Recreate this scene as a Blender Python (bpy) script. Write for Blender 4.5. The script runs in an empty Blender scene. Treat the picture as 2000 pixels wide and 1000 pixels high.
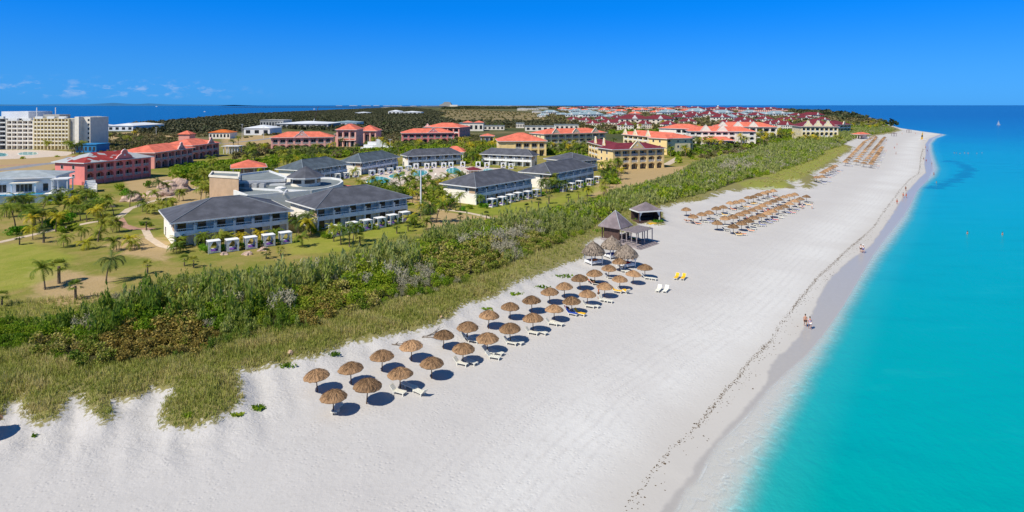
import bpy, math, random
import numpy as np
from mathutils import Vector, Matrix
R = math.radians
rnd = random.Random(7)
npr = np.random.default_rng(11)
scene = bpy.context.scene
COL = scene.collection
# ---------------------------------------------------------------- camera maths
F, H, HY = 1150.0, 32.0, 205.0
ZL = 2.1                                    # height of the land behind the dunes
def gp(x, y, z=ZL):
    """the point at height z that the photograph shows at (x, y)"""
    d = F*(H-z)/(y-HY)
    return ((x-1000.0)*d/F, d)
def pxy(X, Y, Z=ZL):
    return 1000+F*X/Y, HY+F*(H-Z)/Y
def gpl(pts, z=ZL):
    return [gp(x, y, z) for x, y in pts]
# ---------------------------------------------------------------- objects
def tag(o, label=None, cat=None, group=None, kind=None):
    if label: o['label'] = label
    if cat: o['category'] = cat
    if group: o['group'] = group
    if kind: o['kind'] = kind
    return o
REG = []                                    # things whose label still needs telling apart from its equals
def reg(o, base):
    o['label'] = base
    REG.append((o, base)); return o
def empty(name, loc=(0, 0, 0), rz=0.0, scale=1.0):
    o = bpy.data.objects.new(name, None)
    COL.objects.link(o)
    o.location = loc; o.rotation_euler = (0, 0, rz); o.scale = (scale,)*3
    o.empty_display_size = 0.5
    return o
def link(name, me, parent=None, loc=None, rz=None):
    o = bpy.data.objects.new(name, me)
    COL.objects.link(o)
    if parent: o.parent = parent
    if loc is not None: o.location = loc
    if rz is not None: o.rotation_euler = (0, 0, rz)
    return o
def dup(root, loc, rz=0.0, scale=None):
    """copy of a thing, its parts and their sub-parts"""
    r = root.copy(); COL.objects.link(r)
    r.location = loc; r.rotation_euler = (0, 0, rz)
    if scale is not None: r.scale = scale if isinstance(scale, tuple) else (scale,)*3
    def rec(src, dst):
        for ch in list(src.children):
            c = ch.copy(); COL.objects.link(c); c.parent = dst
            rec(ch, c)
    rec(root, r)
    return r
class MB:
    """collects shapes for ONE mesh"""
    def __init__(s): s.v = []; s.f = []; s.sm = False
    def add(s, vs, fs):
        b = len(s.v); s.v += [tuple(v) for v in vs]; s.f += [tuple(i+b for i in f) for f in fs]
        return s
    def box(s, x0, x1, y0, y1, z0, z1):
        return s.add([(x0,y0,z0),(x1,y0,z0),(x1,y1,z0),(x0,y1,z0),(x0,y0,z1),(x1,y0,z1),(x1,y1,z1),(x0,y1,z1)],
                     [(0,3,2,1),(4,5,6,7),(0,1,5,4),(1,2,6,5),(2,3,7,6),(3,0,4,7)])
    def tube(s, pts, rads, n=8, caps=True):
        vs = []; fs = []
        pts = [Vector(p) for p in pts]
        for i, p in enumerate(pts):
            d = (pts[min(i+1, len(pts)-1)]-pts[max(i-1, 0)]).normalized()
            a = d.orthogonal().normalized() if abs(d.z) < .95 else Vector((1, 0, 0))
            a = (a-d*a.dot(d)).normalized(); b = d.cross(a)
            r = rads[i] if isinstance(rads, (list, tuple)) else rads
            for k in range(n):
                t = 2*math.pi*k/n
                vs.append(p+(a*math.cos(t)+b*math.sin(t))*r)
        for i in range(len(pts)-1):
            for k in range(n):
                fs.append((i*n+k, i*n+(k+1) % n, (i+1)*n+(k+1) % n, (i+1)*n+k))
        if caps:
            fs.append(tuple(range(n))[::-1]); fs.append(tuple((len(pts)-1)*n+k for k in range(n)))
        return s.add(vs, fs)
    def lathe(s, prof, n=24, cx=0, cy=0, jit=0.0, rg=None):
        vs = []; fs = []
        for r, z in prof:
            for k in range(n):
                t = 2*math.pi*k/n; q = r*(1+((rg.random()-.5)*jit if rg else 0))
                vs.append((cx+q*math.cos(t), cy+q*math.sin(t), z+((rg.random()-.5)*jit*r*.5 if rg else 0)))
        for i in range(len(prof)-1):
            for k in range(n):
                fs.append((i*n+k, i*n+(k+1) % n, (i+1)*n+(k+1) % n, (i+1)*n+k))
        fs.append(tuple(range(n))[::-1]); fs.append(tuple((len(prof)-1)*n+k for k in range(n)))
        return s.add(vs, fs)
    def prism(s, poly, y0, y1):
        """outline in x,z extruded along y"""
        n = len(poly)
        vs = [(x, y0, z) for x, z in poly]+[(x, y1, z) for x, z in poly]
        fs = [tuple(range(n)), tuple(range(n, 2*n))[::-1]]
        for k in range(n): fs.append((k, n+k, n+(k+1) % n, (k+1) % n))
        return s.add(vs, fs)
    def slab(s, poly, z0, z1):
        n = len(poly)
        vs = [(x, y, z0) for x, y in poly]+[(x, y, z1) for x, y in poly]
        fs = [tuple(range(n))[::-1], tuple(range(n, 2*n))]
        for k in range(n): fs.append((k, (k+1) % n, n+(k+1) % n, n+k))
        return s.add(vs, fs)
    def xf(s, M, start=0):
        s.v[start:] = [tuple(M @ Vector(v)) for v in s.v[start:]]; return s
    def mesh(s, name, mat, smooth=False):
        me = bpy.data.meshes.new(name); me.from_pydata(s.v, [], s.f); me.materials.append(mat)
        if smooth: me.polygons.foreach_set('use_smooth', [True]*len(me.polygons))
        me.validate(); me.update(); return me
    def build(s, name, mat, parent=None, loc=None, rz=None, smooth=False):
        return link(name, s.mesh(name, mat, smooth), parent, loc, rz)
def np_mesh(name, V, Fa, mat, attrs=None, smooth=False, fattr=None):
    V = np.ascontiguousarray(V, dtype=np.float32); Fa = np.ascontiguousarray(Fa, dtype=np.int32)
    me = bpy.data.meshes.new(name); k = Fa.shape[1]
    me.vertices.add(len(V)); me.vertices.foreach_set('co', V.ravel())
    me.loops.add(Fa.size); me.loops.foreach_set('vertex_index', Fa.ravel())
    me.polygons.add(len(Fa))
    me.polygons.foreach_set('loop_start', np.arange(0, Fa.size, k, dtype=np.int32))
    me.polygons.foreach_set('loop_total', np.full(len(Fa), k, dtype=np.int32))
    if smooth: me.polygons.foreach_set('use_smooth', np.ones(len(Fa), dtype=bool))
    me.update(calc_edges=True)
    for n, a in (attrs or {}).items():
        at = me.attributes.new(n, 'FLOAT', 'POINT'); at.data.foreach_set('value', np.ascontiguousarray(a, dtype=np.float32))
    me.materials.append(mat); return me
# ---------------------------------------------------------------- materials
class NT:
    def __init__(s, name):
        s.m = bpy.data.materials.new(name); s.m.use_nodes = True
        s.t = s.m.node_tree; s.t.nodes.clear()
        s.out = s.n('ShaderNodeOutputMaterial')
    def n(s, typ, **kw):
        nd = s.t.nodes.new(typ)
        for k, v in kw.items():
            if k in nd.inputs.keys() if isinstance(k, str) else False: s.put(nd, k, v)
            else: setattr(nd, k, v)
        return nd
    def put(s, nd, key, v):
        if isinstance(v, bpy.types.NodeSocket): s.t.links.new(v, nd.inputs[key])
        else: nd.inputs[key].default_value = v
    def noise(s, scale, detail=3, rough=.55, vec=None, dist=0.0):
        nd = s.n('ShaderNodeTexNoise'); s.put(nd, 'Scale', scale); s.put(nd, 'Detail', detail); s.put(nd, 'Roughness', rough); s.put(nd, 'Distortion', dist)
        if vec is not None: s.put(nd, 'Vector', vec)
        return nd.outputs['Fac']
    def pos(s, kind='Object'):
        return s.n('ShaderNodeTexCoord').outputs[kind]
    def mapv(s, vec, scale=(1, 1, 1), rot=(0, 0, 0)):
        nd = s.n('ShaderNodeMapping'); s.put(nd, 'Vector', vec); s.put(nd, 'Scale', scale); s.put(nd, 'Rotation', rot); return nd.outputs[0]
    def attr(s, name):
        nd = s.n('ShaderNodeAttribute'); nd.attribute_name = name; return nd.outputs['Fac']
    def math(s, op, a, b=0.0, c=0.0, clamp=False):
        nd = s.n('ShaderNodeMath'); nd.operation = op; nd.use_clamp = clamp
        s.put(nd, 0, a); s.put(nd, 1, b)
        if op in ('MULTIPLY_ADD', 'WRAP', 'COMPARE', 'SMOOTH_MIN', 'SMOOTH_MAX'): s.put(nd, 2, c)
        return nd.outputs[0]
    def ss(s, v, lo, hi, smooth=True):
        nd = s.n('ShaderNodeMapRange'); nd.interpolation_type = 'SMOOTHSTEP' if smooth else 'LINEAR'
        s.put(nd, 'Value', v); s.put(nd, 'From Min', lo); s.put(nd, 'From Max', hi); return nd.outputs[0]
    def mix(s, f, a, b):
        nd = s.n('ShaderNodeMix'); nd.data_type = 'RGBA'
        def c(v): return v if isinstance(v, bpy.types.NodeSocket) else ((*v, 1) if len(v) == 3 else v)
        s.put(nd, 0, f); s.put(nd, 6, c(a)); s.put(nd, 7, c(b)); return nd.outputs[2]
    def ramp(s, f, stops):
        nd = s.n('ShaderNodeValToRGB'); s.put(nd, 'Fac', f); el = nd.color_ramp.elements
        while len(el) < len(stops): el.new(0.5)
        for e, (p, c) in zip(el, stops): e.position = p; e.color = (*c, 1)
        return nd.outputs['Color']
    def bump(s, h, strength=.3, dist=.1, nrm=None):
        nd = s.n('ShaderNodeBump'); s.put(nd, 'Height', h); s.put(nd, 'Strength', strength); s.put(nd, 'Distance', dist)
        if nrm is not None: s.put(nd, 'Normal', nrm)
        return nd.outputs[0]
    def bsdf(s, col, rough=.7, nrm=None, spec=.3, metal=0.0, **kw):
        nd = s.n('ShaderNodeBsdfPrincipled')
        s.put(nd, 'Base Color', col if isinstance(col, bpy.types.NodeSocket) else (*col, 1))
        s.put(nd, 'Roughness', rough); s.put(nd, 'Specular IOR Level', spec); s.put(nd, 'Metallic', metal)
        if nrm is not None: s.put(nd, 'Normal', nrm)
        return nd.outputs[0]
    def fin(s, sh): s.t.links.new(sh, s.out.inputs['Surface']); return s.m
def simple(name, col, rough=.7, amt=.25, scale=1.5, bump=0.0, bscale=8, spec=.3, dirt=0.0):
    """one paint or fabric: colour wandering a little, optional bump and dirt streaks"""
    t = NT(name); p = t.pos('Object')
    a = t.noise(scale, 4, .6, p)
    lo = tuple(c*(1-amt) for c in col); hi = tuple(min(1, c*(1+amt*.6)) for c in col)
    c = t.mix(t.ss(a, .3, .7), lo, hi)
    if dirt:
        d = t.noise(1.0, 5, .7, t.mapv(p, (3.0, 3.0, .35)))
        c = t.mix(t.math('MULTIPLY', t.ss(d, .52, .75), dirt), c, tuple(x*.55 for x in col))
    nrm = t.bump(t.noise(bscale, 4, .6, p), bump, .05) if bump else None
    return t.fin(t.bsdf(c, rough, nrm, spec))
def roofmat(name, col, amt=.3, axis_scale=6.0, rough=.75, patch=None):
    t = NT(name); p = t.pos('Object')
    a = t.noise(.35, 4, .65, p); b = t.noise(4.0, 2, .6, p)
    c = t.mix(t.ss(a, .35, .68), tuple(x*(1-amt) for x in col), tuple(min(1, x*(1+amt*.5)) for x in col))
    c = t.mix(t.math('MULTIPLY', t.ss(b, .45, .75), .35), c, tuple(x*.7 for x in col))
    if patch:
        c = t.mix(t.ss(t.noise(.16, 2, .5, p), .47, .49), c, patch)
    w = t.n('ShaderNodeTexWave'); w.bands_direction = 'Z'; t.put(w, 'Scale', axis_scale); t.put(w, 'Distortion', 1.0); t.put(w, 'Vector', p)
    c = t.mix(t.math('MULTIPLY', w.outputs['Fac'], .25), c, tuple(x*.6 for x in col))
    nrm = t.bump(t.math('ADD', w.outputs['Fac'], b), .35, .05)
    return t.fin(t.bsdf(c, rough, nrm, .25))
def leafmat(name, cols, rough=.6, scale=.5, trans=.25, wvar=.35):
    """foliage: hue from the plant and from leaf to leaf, a little light through the leaf"""
    t = NT(name)
    oi = t.n('ShaderNodeObjectInfo'); g = t.n('ShaderNodeNewGeometry')
    big = t.noise(scale, 2, .5, g.outputs['Position'])
    f = t.math('ADD', t.math('MULTIPLY', big, .8), t.math('MULTIPLY', t.math('ADD', oi.outputs['Random'], t.attr('tint')), .5))
    f = t.math('ADD', f, t.math('MULTIPLY', t.math('SUBTRACT', g.outputs['Random Per Island'], .5), .5))
    f = t.ss(f, .2, 1.05, False)
    n = len(cols)
    c = t.ramp(f, [(i/(n-1), c) for i, c in enumerate(cols)])
    c = t.mix(t.math('MULTIPLY', g.outputs['Random Per Island'], wvar), c, tuple(x*.45 for x in cols[0]))
    d = t.bsdf(c, rough, None, .2)
    tr = t.n('ShaderNodeBsdfTranslucent'); t.put(tr, 'Color', c)
    mx = t.n('ShaderNodeMixShader'); t.put(mx, 0, trans); t.t.links.new(d, mx.inputs[1]); t.t.links.new(tr.outputs[0], mx.inputs[2])
    return t.fin(mx.outputs[0])
M = {}
M['white'] = simple('white_paint', (.78, .78, .77), .55, .08, .8, dirt=.12)
M['whitefab'] = simple('white_fabric', (.82, .82, .82), .8, .06, 2)
M['cream'] = simple('cream_render', (.84, .77, .66), .8, .08, .4, dirt=.2)
M['villawall'] = simple('pale_render', (.88, .83, .76), .8, .07, .4, dirt=.15)
M['villaband'] = simple('white_band', (.88, .89, .91), .6, .06, .4, dirt=.12)
M['yellow'] = simple('yellow_render', (.86, .64, .30), .8, .09, .4, dirt=.2)
M['paleyellow'] = simple('pale_yellow_render', (.80, .68, .42), .8, .09, .4, dirt=.2)
M['pink'] = simple('pink_render', (.85, .36, .30), .8, .1, .4, dirt=.2)
M['pinkdeep'] = simple('red_render', (.82, .26, .24), .8, .1, .4, dirt=.2)
M['pinkpale'] = simple('pale_pink_render', (.86, .46, .38), .8, .1, .4, dirt=.2)
M['tan'] = simple('tan_render', (.55, .38, .25), .85, .12, .5, dirt=.25)
M['concrete'] = simple('grey_concrete', (.36, .36, .35), .85, .15, .5, dirt=.2)
M['flatroof'] = simple('grey_flat_roof', (.21, .24, .25), .85, .2, .25)
M['bluepaint'] = simple('blue_paint', (.03, .22, .50), .6, .12, .5)
M['glass'] = simple('dark_window_glass', (.022, .028, .038), .15, .4, 1.2, spec=.6)
M['drape'] = simple('window_drape', (.55, .55, .53), .8, .1, 2)
M['purple'] = simple('purple_cushion', (.14, .05, .30), .8, .15, 3)
M['slate'] = roofmat('slate_roof', (.105, .11, .135))
M['slateb'] = roofmat('bluish_slate_roof', (.105, .135, .165))
M['coral'] = roofmat('coral_tile_roof', (.80, .20, .125), .25)
M['burg'] = roofmat('burgundy_tile_roof', (.20, .03, .045), .25)
M['redroof'] = roofmat('faded_red_roof', (.36, .045, .04), .25, patch=(.45, .5, .52))
M['greyroof'] = roofmat('pale_grey_roof', (.38, .43, .46), .2)
M['bluegrey'] = roofmat('blue_grey_roof', (.27, .37, .43), .2)
M['orange'] = roofmat('orange_roof', (.65, .16, .03), .2)
M['whiteroof'] = simple('white_sheet_roof', (.75, .77, .8), .5, .12, .1)
M['hutroof'] = roofmat('weathered_shingle_roof', (.27, .22, .235), .3, 10)
M['hutwood'] = simple('weathered_dark_wood', (.10, .06, .05), .8, .3, 3, .3)
M['deckwood'] = simple('weathered_grey_wood', (.34, .29, .29), .8, .3, 3, .3)
M['poleM'] = simple('brown_pole_wood', (.12, .06, .035), .8, .3, 5, .3)
M['metal'] = simple('grey_metal', (.45, .46, .48), .4, .1, 1)
M['plasticw'] = simple('cream_white_plastic', (.78, .76, .66), .4, .06, 2)
M['yellowfab'] = simple('yellow_fabric', (.85, .48, .02), .8, .1, 2)
M['orangefab'] = simple('orange_fabric', (.80, .22, .05), .8, .1, 2)
M['bluefab'] = simple('blue_fabric', (.02, .07, .40), .8, .1, 2)
M['redfab'] = simple('red_fabric', (.6, .03, .04), .8, .1, 2)
M['blackfab'] = simple('black_fabric', (.02, .02, .025), .8, .1, 2)
M['lilacfab'] = simple('lilac_fabric', (.50, .42, .60), .8, .1, 2)
M['skin'] = simple('tanned_skin', (.50, .24, .15), .6, .08, 4)
M['hair'] = simple('dark_hair', (.05, .03, .02), .7, .2, 8)
M['rock'] = simple('pinkish_rock', (.50, .36, .29), .9, .35, .9, .8, 3)
M['trunkM'] = simple('grey_brown_palm_trunk', (.24, .18, .12), .9, .3, 3, .5, 12)
M['barkM'] = simple('grey_bark', (.20, .16, .13), .9, .3, 3, .5, 12)
M['seaweedM'] = simple('dried_seaweed', (.09, .06, .035), .9, .4, 2)
# straw: streaks running down the canopy
def straw(name, col, amt):
    t = NT(name); p = t.pos('Object'); sx = t.n('ShaderNodeSeparateXYZ'); t.put(sx, 0, p)
    ang = t.math('ARCTAN2', sx.outputs[1], sx.outputs[0])
    cb = t.n('ShaderNodeCombineXYZ'); t.put(cb, 0, t.math('MULTIPLY', ang, 9.0)); t.put(cb, 1, t.math('MULTIPLY', sx.outputs[2], 1.2))
    oi = t.n('ShaderNodeObjectInfo'); t.put(cb, 2, t.math('MULTIPLY', oi.outputs['Random'], 30))
    a = t.noise(1.6, 5, .7, cb.outputs[0]); g = t.n('ShaderNodeNewGeometry')
    f = t.math('ADD', a, t.math('MULTIPLY', t.math('SUBTRACT', g.outputs['Random Per Island'], .5), .35))
    f = t.math('ADD', f, t.math('MULTIPLY', t.math('SUBTRACT', oi.outputs['Random'], .5), .3))
    c = t.ramp(f, [(.26, tuple(x*.2 for x in col)), (.45, tuple(x*.8 for x in col)), (.62, tuple(min(1, x*1.25) for x in col)), (.85, tuple(min(1, x*1.7) for x in col))])
    return t.fin(t.bsdf(c, .85, t.bump(a, .6, .06), .15))
M['straw'] = straw('brown_straw_thatch', (.34, .205, .11), 0)  # the straw's own brown, for the umbrella canopies
M['strawgrey'] = straw('greyed_straw_thatch', (.33, .265, .21), 0)
# foliage
G = {}
G['bush'] = leafmat('bush_leaves', [(.07, .15, .010), (.16, .30, .014), (.30, .44, .025), (.50, .56, .05)], trans=.45)
G['casu'] = leafmat('casuarina_sprays', [(.10, .18, .02), (.21, .32, .035), (.36, .43, .075), (.50, .52, .18)], trans=.45)
G['grape'] = leafmat('seagrape_leaves', [(.07, .16, .01), (.22, .30, .025), (.50, .44, .10), (.68, .52, .22)], wvar=.55)
G['grapebr'] = leafmat('browned_seagrape_leaves', [(.12, .13, .02), (.36, .26, .05), (.54, .40, .12), (.30, .36, .04)], wvar=.55)
G['dead'] = leafmat('bare_grey_twigs', [(.25, .24, .13), (.37, .34, .22), (.50, .46, .34)], trans=.05)
G['bright'] = leafmat('bright_hedge_leaves', [(.07, .24, .008), (.13, .36, .01), (.22, .44, .02)], trans=.35)
G['palm'] = leafmat('palm_fronds', [(.08, .15, .015), (.17, .26, .025), (.33, .38, .04), (.50, .44, .07)], wvar=.3, trans=.35)
G['palmy'] = leafmat('yellow_palm_fronds', [(.28, .33, .02), (.52, .48, .03), (.75, .55, .04)], wvar=.2, trans=.35)
G['palmd'] = leafmat('dark_palm_fronds', [(.05, .09, .015), (.09, .15, .025), (.18, .21, .06)], wvar=.3)
G['scrub'] = leafmat('scrub_leaves', [(.06, .085, .02), (.12, .14, .035), (.20, .19, .065), (.27, .22, .11)], scale=.02, trans=.2)
G['woods'] = leafmat('far_wood_leaves', [(.035, .055, .022), (.06, .08, .03), (.09, .105, .045), (.125, .12, .06)], scale=.008, trans=.1)
G['dune'] = leafmat('dune_grass_blades', [(.17, .22, .03), (.31, .35, .06), (.47, .46, .12), (.60, .50, .22)], scale=.28, trans=.4, wvar=.2)
# ---------------------------------------------------------------- coast outlines (read off the photograph, laid out on the ground in metres)
FOAM = [(1100,1500),(1240,1150),(1314,1000),(1338,952),(1358,939),(1382,891),(1401,864),(1440,827),(1470,795),(1501,757),(1545,718),(1575,692),(1610,650),(1645,600),(1680,540),(1705,497),(1735,457),(1762,424),(1778,400),(1790,374),(1811,352),(1822,332),(1815,300),(1813,282),(1822,270),(1843,262)]
TURQ = [(1250,1500),(1390,1130),(1447,1000),(1491,905),(1542,813),(1590,728),(1630,662),(1660,605),(1695,545),(1720,505),(1750,465),(1776,428),(1790,394),(1800,368),(1828,344),(1834,330),(1827,310),(1822,294),(1821,280),(1830,270),(1849,263)]
WET = [(1080,1500),(1220,1150),(1290,1000),(1325,952),(1350,925),(1375,885),(1396,858),(1434,820),(1465,785),(1497,748),(1506,711),(1530,688),(1555,665),(1585,615),(1600,580),(1617,550),(1640,527),(1655,512),(1700,480),(1725,445),(1742,420),(1753,402),(1772,374),(1796,348),(1808,338),(1805,320),(1808,300),(1807,282),(1815,271),(1838,262)]
NORTH = [(1800,256.5),(1760,250.5),(1738,244),(1700,236),(1650,222),(1600,217.5),(1555,215),(1500,213),(1440,211),(1300,209.3),(1180,208),(1080,207),(1000,206.4),(900,206.2)]
BAY = [(780,207.6),(740,210.5),(720,213),(700,214.5),(600,218.5),(520,222),(460,226),(400,232),(340,238),(260,243),(170,247),(0,247),(-300,248),(-800,250)]
def closed_land(sea, z=0.0):
    w = gpl(sea, z)+gpl(NORTH, z)+gpl(BAY, z)
    x0, y0 = w[0]
    return w+[(-60000, 760), (-60000, -400), (x0-12, -400)]
W_FOAM, W_TURQ, W_WET = closed_land(FOAM), closed_land(TURQ), closed_land(WET, .15)
GRASS = [(-700,850),(-300,835),(-60,825),(0,819),(31,778),(51,815),(75,826),(116,812),(143,771),(170,800),(204,827),(228,809),(218,778),(269,775),(296,754),(333,758),(309,798),(313,829),(367,831),(418,822),(455,800),(476,778),(473,744),(466,724),(510,717),(578,703),(626,694),(680,667),(735,660),(800,645),(851,631),(887,612),(908,592),(968,577),(1010,550),(1061,532),(1106,512),(1140,503),(1145,490),(1145,474),(1168,462),(1190,462),(1200,452),(1245,452),(1247,432),(1262,436),(1300,437),(1296,418),(1291,404),(1322,396),(1375,390),(1402,377),(1455,369),(1515,363),(1545,367),(1552,364),(1540,353),(1555,350),(1575,366),(1587,366),(1596,352),(1588,334),(1615,325),(1640,316),(1632,308),(1660,296),(1668,286),(1646,280),(1672,270),(1740,260),(1762,254),(1755,250.8)]
def closed_inland(front, z=1.9):
    return gpl(front, z)+gpl([(x, y+.25) for x, y in NORTH[2:]], z)+gpl([(x, y+.6) for x, y in BAY], z)+[(-60000, 740), (-60000, 20), (-400, 20), (-70, 52)]
W_GRASS = closed_inland(GRASS)
TFRONT = [(-600,720),(-300,705),(0,686),(51,690),(112,710),(163,720),(231,710),(323,710),(408,690),(466,666),(510,656),(600,642),(650,622),(716,610),(770,592),(830,580),(890,559),(950,535),(1010,511),(1064,487),(1100,472),(1140,456),(1160,440),(1195,424),(1232,411),(1262,401),(1285,401),(1320,392),(1400,370),(1455,351),(1500,342),(1545,328),(1590,312),(1610,303),(1605,296),(1640,287),(1650,278),(1672,268),(1740,257),(1752,252)]
TBACK = [(1700,241),(1640,252),(1600,263),(1560,275),(1500,290),(1450,301),(1400,312),(1350,325),(1330,337),(1300,349),(1250,364),(1210,374),(1160,394),(1100,408),(1040,421),(980,434),(930,434),(880,447),(830,468),(780,484),(700,504),(620,520),(540,535),(460,540),(380,548),(300,562),(230,580),(190,596),(136,616),(68,628),(0,628),(-300,640),(-600,645)]
W_THICK = gpl(TFRONT)+gpl(TBACK)
W_INL = gpl([(x, y-2) for x, y in reversed(TBACK)])+gpl([(x, y+.25) for x, y in NORTH[3:]])+gpl([(x, y+.6) for x, y in BAY])+[(-60000, 740), (-60000, 60), (-500, 60)]
DRY = [[(853,216),(905,213.5),(1000,218),(1090,224),(1160,234),(1100,238),(960,238),(880,236)],
       [(900,240),(1160,240),(1400,246),(1380,252),(1100,250),(900,248)],
       [(-400,325),(0,309),(130,300),(150,306),(128,322),(100,332),(0,345),(-400,370)],
       [(430,272),(520,262),(620,268),(610,292),(560,300),(440,298)],
       [(180,262),(250,258),(360,266),(350,276),(220,276)],
       [(240,350),(420,340),(500,400),(420,412),(300,398),(250,380)],
       [(850,412),(960,424),(900,446),(840,452),(820,430)],
       [(1180,330),(1330,325),(1400,305),(1330,338),(1250,362),(1190,376),(1150,386)],
       [(290,455),(345,480),(320,510),(250,500),(200,480)], [(60,520),(150,530),(230,545),(200,590),(100,600),(60,570)],
       [(700,345),(800,330),(960,335),(860,420),(810,400),(740,385)]]
LUSH = [[(-300,470),(0,478),(60,470),(150,500),(110,545),(60,560),(0,575),(-300,600)], [(560,470),(700,455),(820,430),(840,442),(700,490),(560,500)],
        [(1440,357),(1470,350),(1540,352),(1548,362),(1520,366),(1450,366)], [(1460,338),(1500,332),(1516,340),(1505,346),(1465,346)],
        [(880,402),(1060,392),(1180,360),(1190,368),(1060,410),(930,424)], [(1500,330),(1590,300),(1650,280),(1660,292),(1620,316),(1590,336),(1560,352),(1500,350)]]
# ---------------------------------------------------------------- signed distances
def inside(P, poly):
    r = np.zeros(len(P), bool); x, y = P[:, 0], P[:, 1]; n = len(poly)
    for i in range(n):
        (x1, y1), (x2, y2) = poly[i], poly[(i+1) % n]
        if y1 == y2: continue
        c = ((y1 > y) != (y2 > y)) & (x < (x2-x1)*(y-y1)/(y2-y1)+x1)
        r ^= c
    return r
def pdist(P, poly, closed=True):
    x, y = P[:, 0], P[:, 1]; n = len(poly); best = np.full(len(P), 1e18)
    for i in range(n if closed else n-1):
        (x1, y1), (x2, y2) = poly[i], poly[(i+1) % n]
        dx, dy = x2-x1, y2-y1; L = dx*dx+dy*dy
        if L == 0: continue
        t = np.clip(((x-x1)*dx+(y-y1)*dy)/L, 0, 1)
        d = (x-x1-t*dx)**2+(y-y1-t*dy)**2
        np.minimum(best, d, out=best)
    return np.sqrt(best)
def sd(P, poly):
    d = pdist(P, poly); return np.where(inside(P, poly), d, -d)
def sstep(v, a, b):
    t = np.clip((v-a)/(b-a), 0, 1); return t*t*(3-2*t)
def terr(P, full=False):
    """height of the ground"""
    f = sd(P, W_FOAM); g = sd(P, W_GRASS)
    z = np.where(f > 0, 1.25*(1-np.exp(-np.maximum(f, 0)/14.0)), np.maximum(f*.08, -2.0))
    lift = sstep(g, -2.0, 2.5)
    hum = .07*np.sin(P[:, 0]*2.3+2*np.sin(P[:, 1]*1.1))*np.sin(P[:, 1]*2.9+1.5*np.sin(P[:, 0]*.8))+.13*np.sin(P[:, 0]*.55+1.3*np.sin(P[:, 1]*.23))*np.sin(P[:, 1]*.41+.7)+.08*np.sin(P[:, 0]*1.7+P[:, 1]*.9)
    near = sstep(g, -9, -1)*(1-sstep(g, 14, 22))*(P[:, 1] < 700)*(f > 4)
    z = z+(ZL-z)*lift*(f > 0)+hum*near
    return (z, f, g) if full else z
def tz(x, y): return float(terr(np.array([[x, y]]))[0])
def on(x, y, dz=0.0):
    """ground point seen at (x, y) of the photograph"""
    z = ZL if y < 400 else 1.4
    for _ in range(4):
        X, Y = gp(x, y, z); z = tz(X, Y)
    return (X, Y, z+dz)
def grid(d0, d1, ratio, tmax, cols):
    n = int(math.log(d1/d0)/math.log(ratio))+2
    d = d0*(d1/d0)**(np.arange(n)/(n-1)); t = np.linspace(-tmax, tmax, cols)
    Y = np.repeat(d, cols); X = (d[:, None]*t[None, :]).ravel()
    i = np.arange(n-1)[:, None]*cols+np.arange(cols-1)[None, :]
    i = i.ravel(); Fa = np.stack([i, i+1, i+1+cols, i+cols], 1)
    return np.stack([X, Y], 1), Fa
P, Fa = grid(18, 60000, 1.0105, 2.1, 640)
z, f, g = terr(P, True)
# fine sand relief near the drone
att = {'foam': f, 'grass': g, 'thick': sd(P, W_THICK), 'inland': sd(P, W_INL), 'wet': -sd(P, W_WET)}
dry = np.full(len(P), -1e6); lush = np.full(len(P), -1e6)
for q in DRY: dry = np.maximum(dry, sd(P, gpl(q)))
for q in LUSH: lush = np.maximum(lush, sd(P, gpl(q)))
att['dry'] = dry; att['lush'] = lush
for k in att: att[k] = np.clip(att[k], -2000, 2000)
# ground material
t = NT('ground_surface'); gpos = t.n('ShaderNodeNewGeometry').outputs['Position']
fo, gr, th, inl, we, dr, lu = (t.attr(k) for k in ('foam', 'grass', 'thick', 'inland', 'wet', 'dry', 'lush'))
n1 = t.noise(.35, 4, .6, gpos); n2 = t.noise(2.2, 4, .65, gpos); n3 = t.noise(.05, 4, .6, gpos); nf = t.noise(9, 3, .7, gpos)
dcam = t.n('ShaderNodeSeparateXYZ'); t.put(dcam, 0, gpos)
# footprints and tyre tracks in the dry sand
vor = t.n('ShaderNodeTexVoronoi'); t.put(vor, 'Vector', t.mapv(gpos, (2.2, 2.6, 1))); t.put(vor, 'Scale', 1.0); t.put(vor, 'Randomness', 1.0)
foot = t.math('MULTIPLY', t.ss(vor.outputs['Distance'], .08, .42), t.ss(t.noise(.22, 3, .6, gpos), .38, .62))
trk = t.math('SINE', t.math('ADD', t.math('MULTIPLY', fo, 2.6), t.math('MULTIPLY', n3, 5.0)))
trk2 = t.math('POWER', t.math('ABSOLUTE', trk), 6.0)
trkm = t.math('MULTIPLY', t.math('MULTIPLY', t.ss(fo, 5.0, 9.0), t.ss(fo, 24.0, 17.0)), t.ss(n1, .35, .6))
sandc = t.mix(n1, (.53, .51, .495), (.60, .585, .57))
sandc = t.mix(t.ss(n3, .35, .65), sandc, t.mix(.5, sandc, (.68, .675, .66)))
sandc = t.mix(t.math('MULTIPLY', t.ss(t.math('ADD', fo, t.math('MULTIPLY', n1, 8)), 14, 26), .75), sandc, t.mix(n1, (.455, .435, .425), (.525, .50, .485)))
sandc = t.mix(t.math('MULTIPLY', t.ss(n2, .5, .8), .4), sandc, (.40, .37, .345))
sandc = t.mix(t.math('MULTIPLY', t.math('MULTIPLY', trk2, trkm), .28), sandc, (.45, .43, .42))
beach2 = t.ss(fo, 9.0, 2.0)                       # firmer damp sand by the water
sandc = t.mix(t.math('MULTIPLY', beach2, .7), sandc, t.mix(n2, (.46, .43, .395), (.51, .48, .445)))
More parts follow.
